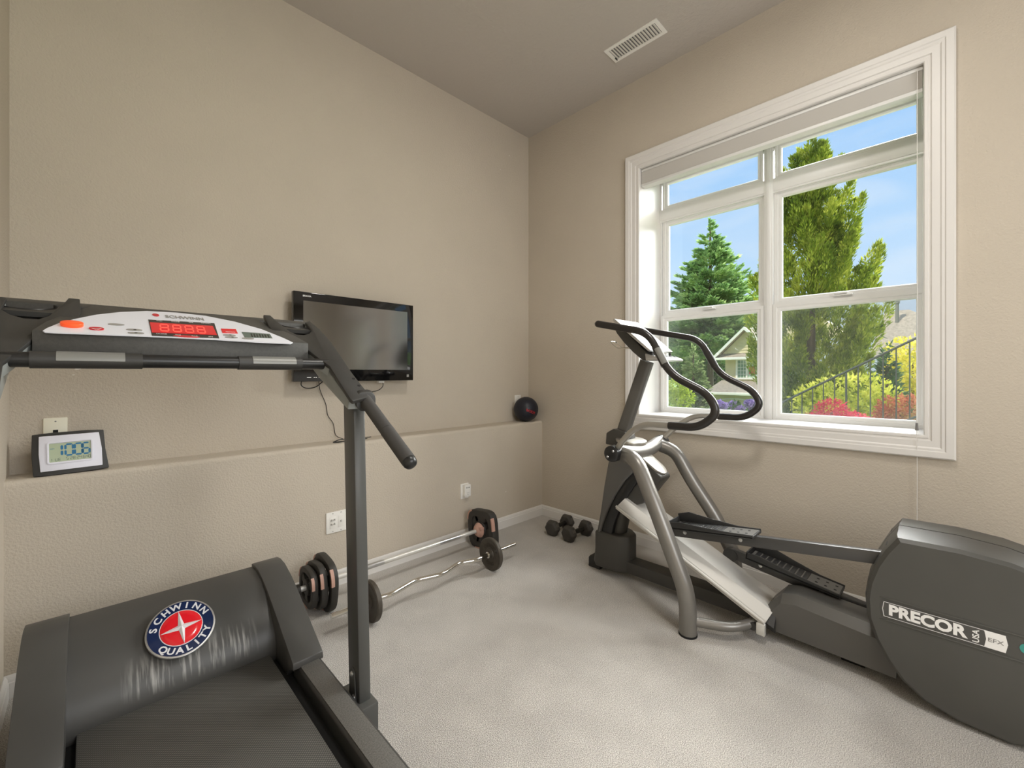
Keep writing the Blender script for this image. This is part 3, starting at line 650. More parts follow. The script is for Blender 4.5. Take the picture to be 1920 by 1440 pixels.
# crossbar, caps, mast
cb = obj('crossbar', B().tube(spline([E(.300, .262, .775), E(.305, .20, .772), E(.315, .10, .757), E(.318, 0, .752), E(.315, -.10, .757), E(.305, -.20, .772), E(.300, -.262, .775)], 6), .040, 22), 'tube_grey', el)
capp = [(.10*math.cos(R(a_)), .085*math.sin(R(a_))) for a_ in range(0, 360, 15)]
obj('tower_top_cap', B().extr([E(.250+y_, x_*1.0, .800-.10*(y_+.03)) for x_, y_ in capp], (0, 0, .020), .006), 'handle_tube', el)
obj('mast_socket', eprism([(.105, .775), (.245, .775), (.250, .820), (.240, .862), (.160, .875), (.110, .845)], -.052, .052, .008), 'tower_dark', el)
m0, m1 = E(.190, 0, .835), E(.350, 0, 1.272)
md = (m1-m0); ms = [E(.0, 0, 0)-E(.035, 0, 0), None]
b = B(); sq = []
ax = E(.93, 0, -.34)-E(0, 0, 0)
pts = [m0+ax.normalized()*u_*.037+Vector((1, 0, 0))*v_*.026 for u_, v_ in rrect(2, 2, .6)]
obj('mast', b.extr(pts, md, 0), 'tower_grey', el)
for sg in (1, -1):
    k = obj('pivot_knob', B().lathe([(0, .040), (.034, .040), (.042, .034), (.044, .02), (.044, -.01), (.040, -.02), (0, -.02)], E(.300, .262*sg, .775), E(0, sg, 0)-E(0, 0, 0), 28), 'black_smooth', el)
    for q in (45, 225):
        kc = E(.300+.024*math.cos(R(q)), .262*sg, .775+.024*math.sin(R(q)))+(E(0, sg, 0)-E(0, 0, 0))*.040
        obj('knob_bolt', B().lathe([(0, .004), (.005, .003), (.007, 0)], kc, E(0, sg, 0)-E(0, 0, 0), 12), 'silver', k)
# struts: measured for each side
st1 = fillet([E(.305, .215, .768), E(.428, .262, .762), E(.505, .285, .632), E(.579, .30, .493), E(.702, .305, .21), E(.716, .305, .13), E(.716, .305, .008)], .075)
st2 = fillet([E(.305, -.215, .768), E(.405, -.245, .735), E(.492, -.262, .575), E(.625, -.275, .385), E(.715, -.29, .20), E(.725, -.29, .11), E(.725, -.29, .008)], .075)
for sg, path in ((1, st1), (-1, st2)):
    s_ = obj('strut', B().tube(path, .0385, 22), 'tube_grey', el)
    p = path[-1]; obj('strut_foot', B().cyl(p, Vector((p.x, p.y, 0)), .041, 22), 'black_matte', s_)
    wv = .265 if sg > 0 else -.25
    stp = fillet([E(.722, wv+.03*sg, .062), E(.87, .215*sg, .058), E(.925, .13*sg, .066), E(.955, .09*sg, .085)], .05)
    obj('stabiliser', B().tube(stp, .021, 16), 'tube_grey', el)
    obj('stabiliser_joint', B().cyl(E(.94, .105*sg, .066), E(.94, .15*sg, .066), .017, 14), 'black_plastic', el)
# handlebars
hz = [(.228, 1.470), (.522, 1.404), (.633, 1.197), (.806, 1.112), (.852, 1.030), (.770, .957), (.628, .955)]
tz = [(.630, .955), (.516, .950), (.440, .917), (.375, .862), (.312, .792)]
for sg in (1, -1):
    path = fillet([E(s_-(.06 if sg < 0 and i_ == 0 else 0), .31*sg, z_+(.014 if sg < 0 and i_ == 0 else 0)) for i_, (s_, z_) in enumerate(hz)], [0, .07, .075, .06, .06, .07, 0], 7)
    h = obj('handlebar', B().tube(path, .0185, 18).lathe([(.0185, 0), (.016, .008), (.009, .015), (0, .018)], path[0], path[0]-path[1], 18), 'rubber_grip', el)
    w5 = (.31, .306, .298, .285, .262)
    obj('handle_tube', B().tube(spline([E(s_, w_*sg, z_) for (s_, z_), w_ in zip(tz, w5)]), .0155, 16), 'handle_tube', el)
    a_, b_ = Vector(E(.522, .31*sg, 1.404)), Vector(E(.633, .31*sg, 1.197)); d_ = (b_-a_)
    p0_, p1_ = a_+d_*.36, a_+d_*.80
    obj('pulse_sleeve', B().tube([p0_, p1_], .0200, 18), 'rubber_grip', h)
    ax = d_.normalized(); u1 = E(0, sg, 0)-E(0, 0, 0); u2 = ax.cross(u1).normalized(); u2 = u2 if u2.z > 0 else -u2
    o0 = p0_+d_*.04; ln = (p1_-p0_)-d_*.08
    outp = [o0+(u1*math.cos(R(g))+u2*math.sin(R(g)))*.0212 for g in range(-10, 100, 11)]
    inn = [o0+(u1*math.cos(R(g))+u2*math.sin(R(g)))*.0195 for g in range(98, -12, -11)]
    obj('pulse_sensor', B().extr(outp+inn, ln), 'sensor_grey', h)
# display console on the mast
t0, t1 = (.205, 1.508), (.430, 1.318)
obj('console_face', eprism([t0, (t0[0]+.012, t0[1]+.010), (t1[0]+.012, t1[1]+.010), t1], -.135, .135, .006), 'silver', el)
obj('console_back', eprism([W_(px_, py_, .105) for px_, py_ in ((1149, 611), (1156, 625), (1169, 642), (1187, 661), (1205, 676), (1228, 676), (1228, 669), (1214, 663), (1195, 644), (1176, 625), (1164, 612))], -.105, .105, .005), 'tower_dark', el)
tr_ = obj('control_tray', eprism([(.395, 1.312), (.475, 1.290), (.492, 1.278), (.485, 1.268), (.40, 1.272)], -.165, .112, .008), 'silver', el)
for w_ in (.085, -.13): obj('tray_peg', B().lathe([(.009, 0), (.006, .012), (.004, .022), (0, .024)], E(.425, w_, 1.302), (0, 0, 1), 12), 'black_plastic', tr_)
for k in range(5):
    w_ = .09-.055*k
    obj('key', B().extr([E(.455+y_, w_+x_, 1.2975-.28*y_) for x_, y_ in rrect(.026, .014, .003)], (0, 0, .003)), 'black_plastic', tr_)
obj('book_rest', B().tube(fillet([E(.27, .05, 1.355), E(.185, .05, 1.350), E(.135, .05, 1.395), E(.135, -.02, 1.395), E(.185, -.02, 1.350), E(.27, -.02, 1.355)], .02, 3), .0028, 8), 'chrome', el)
# pedal arms and foot plates
def pedal(sg, s0, z0, s1, z1, ps0, ps1, wc):
    a_ = Vector((s1-s0, 0, z1-z0)); L_ = a_.length; d_ = a_/L_; n_ = Vector((-d_.z, 0, d_.x))
    def Q(t, w_, h): return E(s0+d_.x*t+n_.x*h, w_, z0+d_.z*t+n_.z*h)
    def pb(b, t0_, t1_, w0, w1, h0, h1, bev=0):
        p = [Q(t0_, w0, h0), Q(t1_, w0, h0), Q(t1_, w0, h1), Q(t0_, w0, h1)]; return b.extr(p, Q(0, w1, 0)-Q(0, w0, 0), bev)
    arm = obj('pedal_arm', pb(B(), 0, L_, wc-.016, wc+.016, -.026, .024, .003), 'bar_dark', el)
    tA, tB = (ps0-s0)/d_.x, (ps1-s0)/d_.x
    # foot plate: bed, raised rim that is high at the toe
    wa, wb = wc-.062, wc+.062
    fpz = obj('foot_plate', pb(B(), tA, tB, wa, wb, .020, .034, .004), 'pedal_black', el)
    for w0, w1, toe in ((wa, wa+.006, .052), (wb-.006, wb, .028)):
        pr_ = [Q(tA, w0, .025), Q(tB, w0, .025), Q(tB, w0, .040), Q(tA+(tB-tA)*.75, w0, .042), Q(tA+(tB-tA)*.45, w0, .036+toe*.5), Q(tA+(tB-tA)*.15, w0, .034+toe), Q(tA, w0, .032+toe*.8)]
        obj('rim', B().extr(pr_, Q(0, w1, 0)-Q(0, w0, 0), .0015), 'pedal_black', fpz)
    obj('rim', pb(B(), tA, tA+.007, wa, wb, .025, .062, .002), 'pedal_black', fpz)
    obj('tread', pb(B(), tA+.012, tB-.006, wa+.010, wb-.010, .034, .036), 'pedal_tread', fpz)
    for k in range(9):
        t_ = tA+.025+k*.026
        obj('tread_rib', pb(B(), t_, t_+.020, wa+.012, wb-.012, .035, .0385, .001), 'pedal_black', fpz)
    for q in range(6):
        t_ = tA+.285+.035*(q % 3); w_ = wc+(.022 if q < 3 else -.022)
        obj('drain_hole', B().extr([Q(t_+.006*math.cos(g), w_+.006*math.sin(g), .0358) for g in [R(40*i) for i in range(9)]], Q(0, 0, .0008)-Q(0, 0, 0)), 'black_matte', fpz)
    for t_ in (tA+.06, tB-.07):
        obj('bolt', B().lathe([(0, .006), (.008, .004), (.010, 0)], Q(t_, wc+.016, 0), E(0, 1, 0)-E(0, 0, 0), 12), 'silver', arm)
    obj('roller', B().cyl(Q(.0, wc-.020, -.012), Q(.0, wc+.020, -.012), .034, 22), 'black_plastic', arm)
pedal(1, .525, .382, 1.42, .502, .560, .950, .100)
pedal(-1, .770, .278, 1.40, .180, .850, 1.225, -.100)
# flywheel housing: two half shells
hs = [(1.426, .600), (1.392, .545), (1.363, .482), (1.343, .415), (1.335, .350), (1.340, .275), (1.363, .202), (1.398, .135), (1.438, .080), (1.494, .037), (1.58, .012), (1.70, .006), (1.84, .05), (1.94, .15), (1.985, .30), (1.965, .43), (1.90, .51), (1.80, .565), (1.70, .592), (1.585, .603)]
hsm = [(1.426+(s_-1.426)*1.0-.022 if s_ < 1.5 else s_, z_+.012) for s_, z_ in hs]
for sg in (1, -1):
    def sec(w_, k): cx, cz = 1.64, .30; return [E(cx+(s_-cx)*k, w_*sg, max(cz+(z_-cz)*k, .004)) for s_, z_ in hs]
    b = B()._merge(loft([sec(.004, 1.02), sec(.040, 1.022), sec(.066, 1.012), sec(.125, 1.012), sec(.152, .995), sec(.165, .955)]), 0)
    hh = obj('housing_shell', b, 'housing_grey', el, smooth=28)
    if sg > 0: near_shell = hh
    obj('arm_slot', B().extr([E(1.352, .085*sg, .36), E(1.352, .117*sg, .36), E(1.375, .117*sg, .545), E(1.375, .085*sg, .545)], E(-.006, 0, .003)-E(0, 0, 0)) if False else B().extr([E(s_-.010, w_*sg, z_) for s_, z_, w_ in ((1.352, .40, .078), (1.352, .40, .122), (1.402, .555, .122), (1.402, .555, .078))], E(.02, 0, 0)-E(0, 0, 0)), 'black_matte', hh)
obj('housing_seam', eprism([(1.64+(s_-1.64)*1.012, max(.3+(z_-.3)*1.012, .004)) for s_, z_ in hs], -.0042, .0042), 'black_matte', el)
# printed label on the near shell
wl = .1655; lx = E(1, 0, 0)-E(0, 0, 0); ly = Vector((0, 0, 1)); lw = E(0, 1, 0)-E(0, 0, 0)
def LB(s_, z_, h=0): return E(s_, wl, z_)+lw*h
zc_, hh_ = .3285, .0265
def lab_out(s0, s1, hz_, bow): return [(s0, zc_-hz_), (s1, zc_-hz_), (s1+bow, zc_), (s1, zc_+hz_), (s0, zc_+hz_), (s0-bow, zc_)]
lb = obj('brand_label', B().extr([LB(s_, z_, 0) for s_, z_ in lab_out(1.386, 1.692, .0300, .006)], lw*.0012), 'label_dark', el, smooth=0)
obj('label_border', B().ring([LB(s_, z_, .0012) for s_, z_ in lab_out(1.389, 1.642, .0272, .004)], [LB(s_, z_, .0012) for s_, z_ in lab_out(1.3905, 1.6405, .0258, .004)], lw*.0004), 'label_white', lb, smooth=0)
obj('label_block', B().extr([LB(s_, z_, .0012) for s_, z_ in ((1.640, zc_-.0275), (1.687, zc_-.0275), (1.692, zc_), (1.687, zc_+.0275), (1.640, zc_+.0275), (1.645, zc_))], lw*.0005), 'label_white', lb, smooth=0)
txt('brand_lettering', 'PRECOR', .052, LB(1.5005, zc_, .0016), lx, ly, 'label_white', lb, off=.045, width=.200, ext=.0003)
txt('brand_lettering', 'USA', .022, LB(1.622, zc_-.001, .0016), ly, -lx, 'label_white', lb, off=.02, width=.042, ext=.0003)
txt('model_lettering', 'EFX', .018, LB(1.6655, zc_, .0022), lx, ly, 'print_grey', lb, width=.034, ext=.0002)
for za_, zb2 in ((.372, .366), (.291, .285)):
    obj('label_ridge', B().extr([LB(1.375, (za_+zb2)/2, -.006), LB(1.40, za_, -.006), LB(1.76, za_, -.006), LB(1.76, zb2, -.006), LB(1.40, zb2, -.006)], lw*.0085, .002), 'housing_grey', el)
obj('teal_badge', B().extr([LB(1.728+.012*math.cos(R(g)), zc_+.004+.015*math.sin(R(g)), 0) for g in range(0, 360, 15)], lw*.0012), 'teal', el, smooth=0)

# ============================================================ TELEVISION
tv = thing('television', 'black flat television mounted on the back wall above the ledge', 'television', (1.165, 2.55, 1.157))
tx0, tx1, tz0, tz1, ty = .791, 1.538, 1.157, 1.655, 2.503
obj('bezel', B().box(tx0, tx1, ty, ty+.035, tz0, tz1, .004), 'black_gloss', tv)
mat('tv_screen', c(20, 20, 22), 0.13, spec=0.5)
MATS['tv_screen'].node_tree.nodes['Principled BSDF'].inputs['IOR'].default_value = 3.2
obj('screen', B().box(.842, 1.492, ty-.0012, ty+.001, 1.226, 1.606), 'tv_screen', tv, smooth=0)
obj('back_cover', B().box(tx0+.08, tx1-.08, ty+.035, ty+.06, tz0+.05, tz1-.08, .01), 'black_plastic', tv)
obj('wall_bracket', B().box(1.06, 1.26, ty+.055, YU-.001, 1.30, 1.50, .004), 'black_plastic', tv)
txt('brand_lettering', 'BRAVIA', .013, (.862, ty-.0006, 1.632), (1, 0, 0), (0, 0, 1), 'label_white', tv, width=.045, ext=.0003, off=.02)
for k, (x, w_) in enumerate(((.862, .022), (.898, .008), (.909, .006), (.925, .008))):
    obj('indicator', B().box(x, x+w_, ty-.0008, ty, 1.178, 1.182), 'label_white', tv, smooth=0)
obj('energy_mark', B().box(1.488, 1.504, ty-.0008, ty, 1.180, 1.196), 'oval_grey', tv, smooth=0)
# cables and charger below the television
cb1 = obj('power_cable', B().tube(spline([(.842, 2.53, 1.165), (.845, 2.54, 1.135), (.88, 2.555, 1.118), (.93, 2.56, 1.125), (.965, 2.55, 1.155)]), .0028, 8), 'cable_black', label='short black cable looped under the television', category='cable')
cb2 = obj('thin_cable', B().tube(spline([(.950, 2.57, 1.160), (.965, 2.585, 1.10), (1.00, 2.594, 1.02), (1.012, 2.596, .955), (1.045, 2.596, .90), (1.06, 2.595, .83), (1.10, 2.57, .8030)]), .0020, 8), 'cable_black', label='thin black cable hanging from the television to the ledge', category='cable')
ad = thing('cable_adapter', 'small white adapter with cable under the right side of the television', 'adapter', (1.33, 2.56, 1.13))
obj('plug', B().box(1.312, 1.352, 2.545, 2.572, 1.143, 1.157, .003), 'plate_white', ad)
obj('lead', B().tube(spline([(1.348, 2.56, 1.15), (1.350, 2.565, 1.12), (1.325, 2.575, 1.095), (1.27, 2.58, 1.085), (1.22, 2.585, 1.083)]), .0024, 8), 'cable_black', ad)
rc = thing('eyeglasses', 'dark folded eyeglasses lying on the ledge behind the treadmill post', 'eyeglasses', (1.06, 2.50, LEDGE))
obj('frame', B().tube(fillet([(1.00, 2.488, .806), (1.03, 2.482, .818), (1.075, 2.484, .818), (1.085, 2.486, .808), (1.03, 2.488, .803), (1.00, 2.488, .806)], .01, 3), .0028, 8), 'black_smooth', rc)
obj('temple', B().tube([(1.085, 2.486, .808), (1.14, 2.49, .812), (1.235, 2.495, .8125)], .0022, 8), 'black_smooth', rc)
obj('temple', B().tube([(1.00, 2.489, .806), (1.10, 2.50, .8035), (1.215, 2.505, .8035)], .0022, 8), 'black_smooth', rc)

# ============================================================ SMALL THINGS ON THE WALLS AND LEDGE
def plate(name, label, x0, x1, z0, z1, Y, m='plate_white', cat='outlet'):
    t = thing(name, label, cat, ((x0+x1)/2, Y, z0))
    obj('cover', B().extr([((x0+x1)/2+u_, Y, (z0+z1)/2+v_) for u_, v_ in rrect(x1-x0, z1-z0, .004)], (0, -.006, 0), .002), m, t); return t
def screw(t, x, z, Y): obj('screw', B().lathe([(0, .0016), (.0025, .001), (.003, 0)], (x, Y, z), (0, -1, 0), 10), 'oval_grey', t)
p = plate('telephone_jack', 'ivory wall plate with telephone jack behind the digital clock', -.136, -.066, .903, 1.018, YU, 'plate_ivory')
obj('jack', B().box(-.108, -.093, YU-.0068, YU-.005, .955, .968), 'black_matte', p, smooth=0); screw(p, -.1005, 1.003, YU-.006); screw(p, -.1005, .918, YU-.006)
p = plate('media_plate', 'white two-gang plate with cable sockets beside the treadmill post', .942, 1.058, .302, .420, YL)
obj('insert', B().box(.962, .996, YL-.0075, YL-.005, .327, .395, .001), 'plate_white', p); obj('insert', B().box(1.008, 1.042, YL-.0075, YL-.005, .327, .395, .001), 'plate_white', p)
for x, z in ((.971, .375), (.987, .375), (.971, .352), (.987, .352)): obj('socket', B().lathe([(.0028, .006), (.004, .006), (.004, 0), (.006, 0), (.006, -.001)], (x, YL-.0075, z), (0, -1, 0), 10), 'brushed_steel', p)
obj('socket', B().lathe([(0, .009), (.003, .009), (.0045, 0), (.006, 0)], (1.025, YL-.0075, .362), (0, -1, 0), 10), 'brushed_steel', p)
for x in (.979, 1.025):
    for z in (.311, .411): screw(p, x, z, YL-.006)
p = plate('wall_outlet', 'white wall outlet under the ledge beside the plug-in charger', 1.884, 1.956, .306, .414, YL)
ch = thing('plug_in_charger', 'white plug-in charger with two ports on the wall outlet', 'charger', (1.93, YL-.02, .32))
obj('body', B().extr([(1.927+u_, YL-.006, .366+v_) for u_, v_ in rrect(.054, .086, .006)], (0, -.028, 0), .003), 'plate_white', ch)
for x in (1.917, 1.937): obj('port', B().box(x-.006, x+.006, YL-.0346, YL-.0335, .386, .390), 'black_matte', ch, smooth=0)
for x, z in ((1.920, .352), (1.934, .352)): obj('slot', B().box(x-.001, x+.001, YL-.0346, YL-.0335, z-.004, z+.004), 'print_grey', ch, smooth=0)
obj('ground_hole', B().cyl((1.927, YL-.0346, .340), (1.927, YL-.0335, .340), .003, 10), 'print_grey', ch, smooth=0)
p = plate('blank_plate', 'white wall plate half hidden behind the medicine ball', 2.588, 2.660, .905, 1.018, YU); screw(p, 2.624, 1.004, YU-.006)

# digital clock
ck = thing('digital_clock', 'silver digital clock with dark frame reading 10:06 on the ledge', 'clock', (-.05, 2.50, LEDGE))
KM = frame_m((-.055, 2.492, .886), Vector((1, .055, .012)), Vector((-.015, .30, 1)))
kz = KM.to_3x3() @ Vector((0, 0, 1)); kx = KM.to_3x3() @ Vector((1, 0, 0)); ky = KM.to_3x3() @ Vector((0, 1, 0))
obj('frame', B().extr(plane_pts(KM, [(-.102, -.083), (-.06, -.0865), (.06, -.0865), (.112, -.083), (.103, 0), (.100, .080), (.05, .0835), (-.05, .0835), (-.104, .080), (-.106, 0)], -.020), kz*.020, .003), 'black_plastic', ck)
fc = obj('face', B().extr(plane_pts(KM, [(-.083, -.070), (.092, -.070), (.092, 0), (.085, .070), (-.086, .070), (-.087, 0)], 0), kz*.004, .002), 'clock_face', ck)
obj('bezel', B().ring(plane_pts(KM, rrect(.132, .090, .010), .004), plane_pts(KM, rrect(.118, .076, .003), .004), kz*.004, .001), 'clock_face', fc)
lc = obj('lcd', B().extr(plane_pts(KM, [(-.059, -.037), (.059, -.037), (.059, .037), (-.059, .037)], .004), kz*.0005), 'lcd_green', fc, smooth=0)
def seg7(ch, x, y, w_, h_, t_):
    S = {'0': 'abcdef', '1': 'bc', '2': 'abged', '4': 'fgbc', '5': 'afgcd', '6': 'afgedc', '8': 'abcdefg', 'L': 'fed', 'U': 'fedcb', 'T': 'fe', 'E': 'afged'}[ch]; out = []; g = t_*.15
    def hs_(yy): return [(x+g, yy), (x+t_*.5+g, yy+t_*.5), (x+w_-t_*.5-g, yy+t_*.5), (x+w_-g, yy), (x+w_-t_*.5-g, yy-t_*.5), (x+t_*.5+g, yy-t_*.5)]
    def vs_(xx, y0, y1): return [(xx, y0+g), (xx+t_*.5, y0+t_*.5+g), (xx+t_*.5, y1-t_*.5-g), (xx, y1-g), (xx-t_*.5, y1-t_*.5-g), (xx-t_*.5, y0+t_*.5+g)]
    m_ = y+h_/2
    D = {'a': lambda: hs_(y+h_), 'g': lambda: hs_(m_), 'd': lambda: hs_(y), 'f': lambda: vs_(x, m_, y+h_), 'e': lambda: vs_(x, y, m_), 'b': lambda: vs_(x+w_, m_, y+h_), 'c': lambda: vs_(x+w_, y, m_)}
    return [D[s_]() for s_ in S]
def seg_obj(name, items, m, par):
    b = B()
    for it in items:
        for poly in seg7(*it): b.extr(plane_pts(KM, poly, .0046), kz*.0003)
    return obj(name, b, m, par, smooth=0)
seg_obj('time_digits', [('1', -.040, -.014, .016, .044, .0075), ('0', -.014, -.014, .021, .044, .0065), ('0', .0125, -.014, .021, .044, .0065), ('6', .0355, -.014, .019, .044, .0065)], 'lcd_blue', lc)
seg_obj('date_digits', [('T', -.052, -.033, .007, .010, .0014), ('U', -.043, -.033, .006, .010, .0014), ('E', -.034, -.033, .006, .010, .0014)] +
        [(ch, x_, -.032, .0055, .011, .0013) for ch, x_ in zip('52824', (-.012, -.001, .007, .018, .026))] + [(ch, x_, -.032, .0055, .011, .0013) for ch, x_ in zip('640', (.036, .044, .051))], 'lcd_dark', lc)
b = B(); o8 = CP(344, 616.5, .0022)
for k in range(4):
    for poly in seg7('8', -.055+k*.030, -.0115, .0185, .023, .0034): b.extr([o8+XV*(x_+y_*.18)+YV*y_*2.9 for x_, y_ in poly], cn*.0003)
obj('display_digits', b, 'red_seg', face, smooth=0)
txt('am_mark', 'AM', .008, KM @ Vector((-.0505, .016, .0046)), kx, ky, 'lcd_blue', lc, ext=.0002)
obj('frame_foot', B().box(-.09, -.02, 2.505, 2.565, LEDGE, LEDGE+.012, .003), 'black_plastic', ck)

# medicine ball
bc = Vector((2.620, 2.498, LEDGE+.1035)); br = .1035
mb = thing('medicine_ball', 'dark navy medicine ball with red lettering on the ledge in the corner', 'ball', (bc.x, bc.y, LEDGE))
bs = bmesh.new(); bmesh.ops.create_uvsphere(bs, u_segments=36, v_segments=20, radius=br, matrix=Matrix.Translation(bc))
obj('ball', B()._merge(bs), 'ball_navy', mb)
tocam = (Vector((0, 0, 1.2))-bc).normalized(); rt = Vector((tocam.y*-1, tocam.x, 0)).normalized()
b = B(); me = text('BODY', .030, (0, 0, 0), (1, 0, 0), (0, 1, 0), off=.02, width=.085)
for v_ in me.vertices:
    a_ = (v_.co.x+.045)/br; e_ = (v_.co.y-.022-v_.co.x*.35)/br
    d_ = tocam*math.cos(a_)*math.cos(e_)+rt*math.sin(a_)*math.cos(e_)+Vector((0, 0, 1))*math.sin(e_)
    v_.co = bc+d_.normalized()*(br+.0006+v_.co.z)
obj('lettering', me, 'ball_red', mb, smooth=0)
ring_ = []
obj('seam', B().tube([bc+(tocam*math.cos(a_)+rt*math.sin(a_))*(br)+Vector((0, 0, 0)) for a_ in [2*math.pi*k/40 for k in range(41)]], .0012, 6, cap=False), 'black_smooth', mb)

# ============================================================ WEIGHTS
def superell(rx, n=36, p=3.2): 
    out = []
    for k in range(n):
        a_ = 2*math.pi*k/n; ca, sa = math.cos(a_), math.sin(a_)
        r_ = rx/((abs(ca)**p+abs(sa)**p)**(1/p)); out.append((r_*ca, r_*sa))
    return out
BY, BZ = 2.252, .133
bb = thing('straight_barbell', 'long straight steel barbell lying along the baseboard', 'barbell', (1.35, BY, 0))
obj('bar', B().cyl((.715, BY, BZ), (2.005, BY, BZ), .0135, 20), 'brushed_steel', bb)
for x in (1.03, 1.57): obj('knurl', B().cyl((x, BY, BZ), (x+.16, BY, BZ), .0140, 20), 'silver', bb)
for x0, x1 in ((.712, .740), ): obj('end_cap', B().cyl((x0, BY, BZ), (x1, BY, BZ), .026, 18), 'rubber_plate', bb)
def studio_plate(x, half, th, label, rot=0, solid=False):
    t = thing('weight_plate', label, 'weight plate', (x, BY, BZ-half), group='studio weight plates on the long barbell')
    def P_(pts): return [(x, BY+u_, BZ+v_) for u_, v_ in [(p[0]*math.cos(R(rot))-p[1]*math.sin(R(rot)), p[0]*math.sin(R(rot))+p[1]*math.cos(R(rot))) for p in pts]]
    pw = 4.2 if solid else 3.0
    obj('frame', B().ring(P_(superell(half, 36, pw)), P_(superell(half*(.70 if not solid else .66), 36, pw)), (th, 0, 0), .006), 'rubber_plate', t)
    obj('hub', B().ring(P_(superell(half*.42, 28, 2)), P_([(.0150*math.cos(2*math.pi*k/28), .0150*math.sin(2*math.pi*k/28)) for k in range(28)]), (th, 0, 0), .003), 'rubber_plate', t)
    for k in range(3 if not solid else 6):
        if solid and k in (2,): continue
        n_ = 3 if not solid else 6
        a_ = R(30+360/n_*k); ca, sa = math.cos(a_), math.sin(a_); wd = half*(.16 if not solid else .33)
        q = [(ca*half*.38-sa*wd, sa*half*.38+ca*wd), (ca*half*.78-sa*wd*1.5, sa*half*.78+ca*wd*1.5), (ca*half*.78+sa*wd*1.5, sa*half*.78-ca*wd*1.5), (ca*half*.38+sa*wd, sa*half*.38-ca*wd)]
        obj('web', B().extr([(x+th*.15, p[1], p[2]) for p in P_(q)], (th*.7, 0, 0)), 'rubber_plate', t)
    for a0 in (35, 155, 275):
        arc = []
        for sgn, rr_ in ((1, 1.004), (-1, .93)):
            for k in range(6)[::sgn]:
                a_ = R(a0-rot+34*k/5-17); r_ = half*rr_/((abs(math.cos(a_))**pw+abs(math.sin(a_))**pw)**(1/pw)); arc.append((r_*math.cos(a_), r_*math.sin(a_)))
        for xx in (x-.0012, x+th-.004):
            pass
        obj('accent_strip', B().extr([(x-.0012, p[1], p[2]) for p in P_(arc)], (th*.45, 0, 0)), 'copper_plastic', t)
    return t
studio_plate(.846, .131, .036, 'largest rubber weight plate at the treadmill end of the long barbell', 8)
studio_plate(.805, .112, .033, 'middle-sized rubber weight plate between two others on the long barbell', -6)
studio_plate(.768, .095, .030, 'smallest rubber weight plate on the long barbell', 4)
studio_plate(1.905, .131, .055, 'thick squarish rubber weight plate at the corner end of the long barbell', -6, True)
for x0, x1, f, lab in ((.884, .925, 1, 'copper-coloured clamp collar next to the three rubber plates'), (1.862, 1.903, -1, 'copper-coloured clamp collar at the corner end of the long barbell')):
    t = thing('clamp_collar', lab, 'collar', ((x0+x1)/2, BY, BZ-.03))
    xa, dx = (x0, x1-x0) if f > 0 else (x1, x0-x1)
    obj('ring', B().lathe([(.015, 0), (.046, 0), (.050, .006), (.040, .022), (.024, .038), (.015, .040), (.015, 0)], (xa, BY, BZ), (dx, 0, 0), 24), 'copper_plastic', t)
    obj('lever', B().box(min(xa, xa+dx*.7), max(xa, xa+dx*.7), BY-.05, BY-.02, BZ+.010, BZ+.032, .005), 'copper_plastic', t)
# curl bar
CY_, CZ = 1.968, .098
cbp = [(.781, CY_), (1.010, CY_), (1.080, CY_-.012), (1.240, CY_+.030), (1.385, CY_-.014), (1.535, CY_+.034), (1.635, CY_-.008), (1.735, CY_+.002), (1.96, CY_+.002)]
cu = thing('curl_bar', 'chrome zigzag curl bar on the carpet in front of the barbell', 'curl bar', (1.37, CY_, 0))
obj('bar', B().tube(fillet([(x, y, CZ) for x, y in cbp], .03, 5), .0125, 18), 'chrome', cu)
for x in (.988, 1.726): obj('stop_collar', B().lathe([(.0125, 0), (.019, 0), (.019, .014), (.0125, .014)], (x, CY_, CZ), (1, 0, 0), 18), 'chrome', cu)
def iron_plate(x, th, label, face):
    t = thing('weight_plate', label, 'weight plate', (x, CY_, 0), group='round iron plates on the curl bar')
    r_ = .0975
    obj('disc', B().lathe([(.0135, 0), (.034, 0), (.036, .004), (.074, .004), (.080, 0), (r_-.004, 0), (r_, .005), (r_, th-.005), (r_-.004, th), (.080, th), (.074, th-.004), (.036, th-.004), (.034, th), (.0135, th), (.0135, 0)], (x, CY_, CZ), (1, 0, 0), 40), 'iron_plate', t)
    xx = x+.0042 if face < 0 else x+th-.0042
    yd = Vector((0, -1, 0)) if face < 0 else Vector((0, 1, 0)); zd = Vector((0, 0, 1)); b = B()
    for a0, a1, n_ in ((155, 25, 8), (240, 300, 4)):         # worn raised characters around the rim
        for k in range(n_):
            a_ = R(a0+(a1-a0)*k/(n_-1)); rad = yd*math.cos(a_)+zd*math.sin(a_); tan = yd*math.sin(a_)-zd*math.cos(a_); o_ = Vector((xx, CY_, CZ))+rad*.055
            for q in ((-.0055, -.010, -.0025, .010), (.0025, -.010, .0055, .010), (-.0025, -.0015 if k % 2 else .0065, .0025, .0015 if k % 2 else .010)):
                b.extr([o_+tan*q[0]+rad*q[1], o_+tan*q[2]+rad*q[1], o_+tan*q[2]+rad*q[3], o_+tan*q[0]+rad*q[3]], Vector((.0024*(-1 if face < 0 else 1), 0, 0)))
    obj('raised_lettering', b, 'iron_plate', t, smooth=0)
iron_plate(1.740, .027, 'round black iron plate on the corner end of the curl bar', -1)
iron_plate(.960, .027, 'round black iron plate on the curl bar half hidden by the treadmill post', 1)
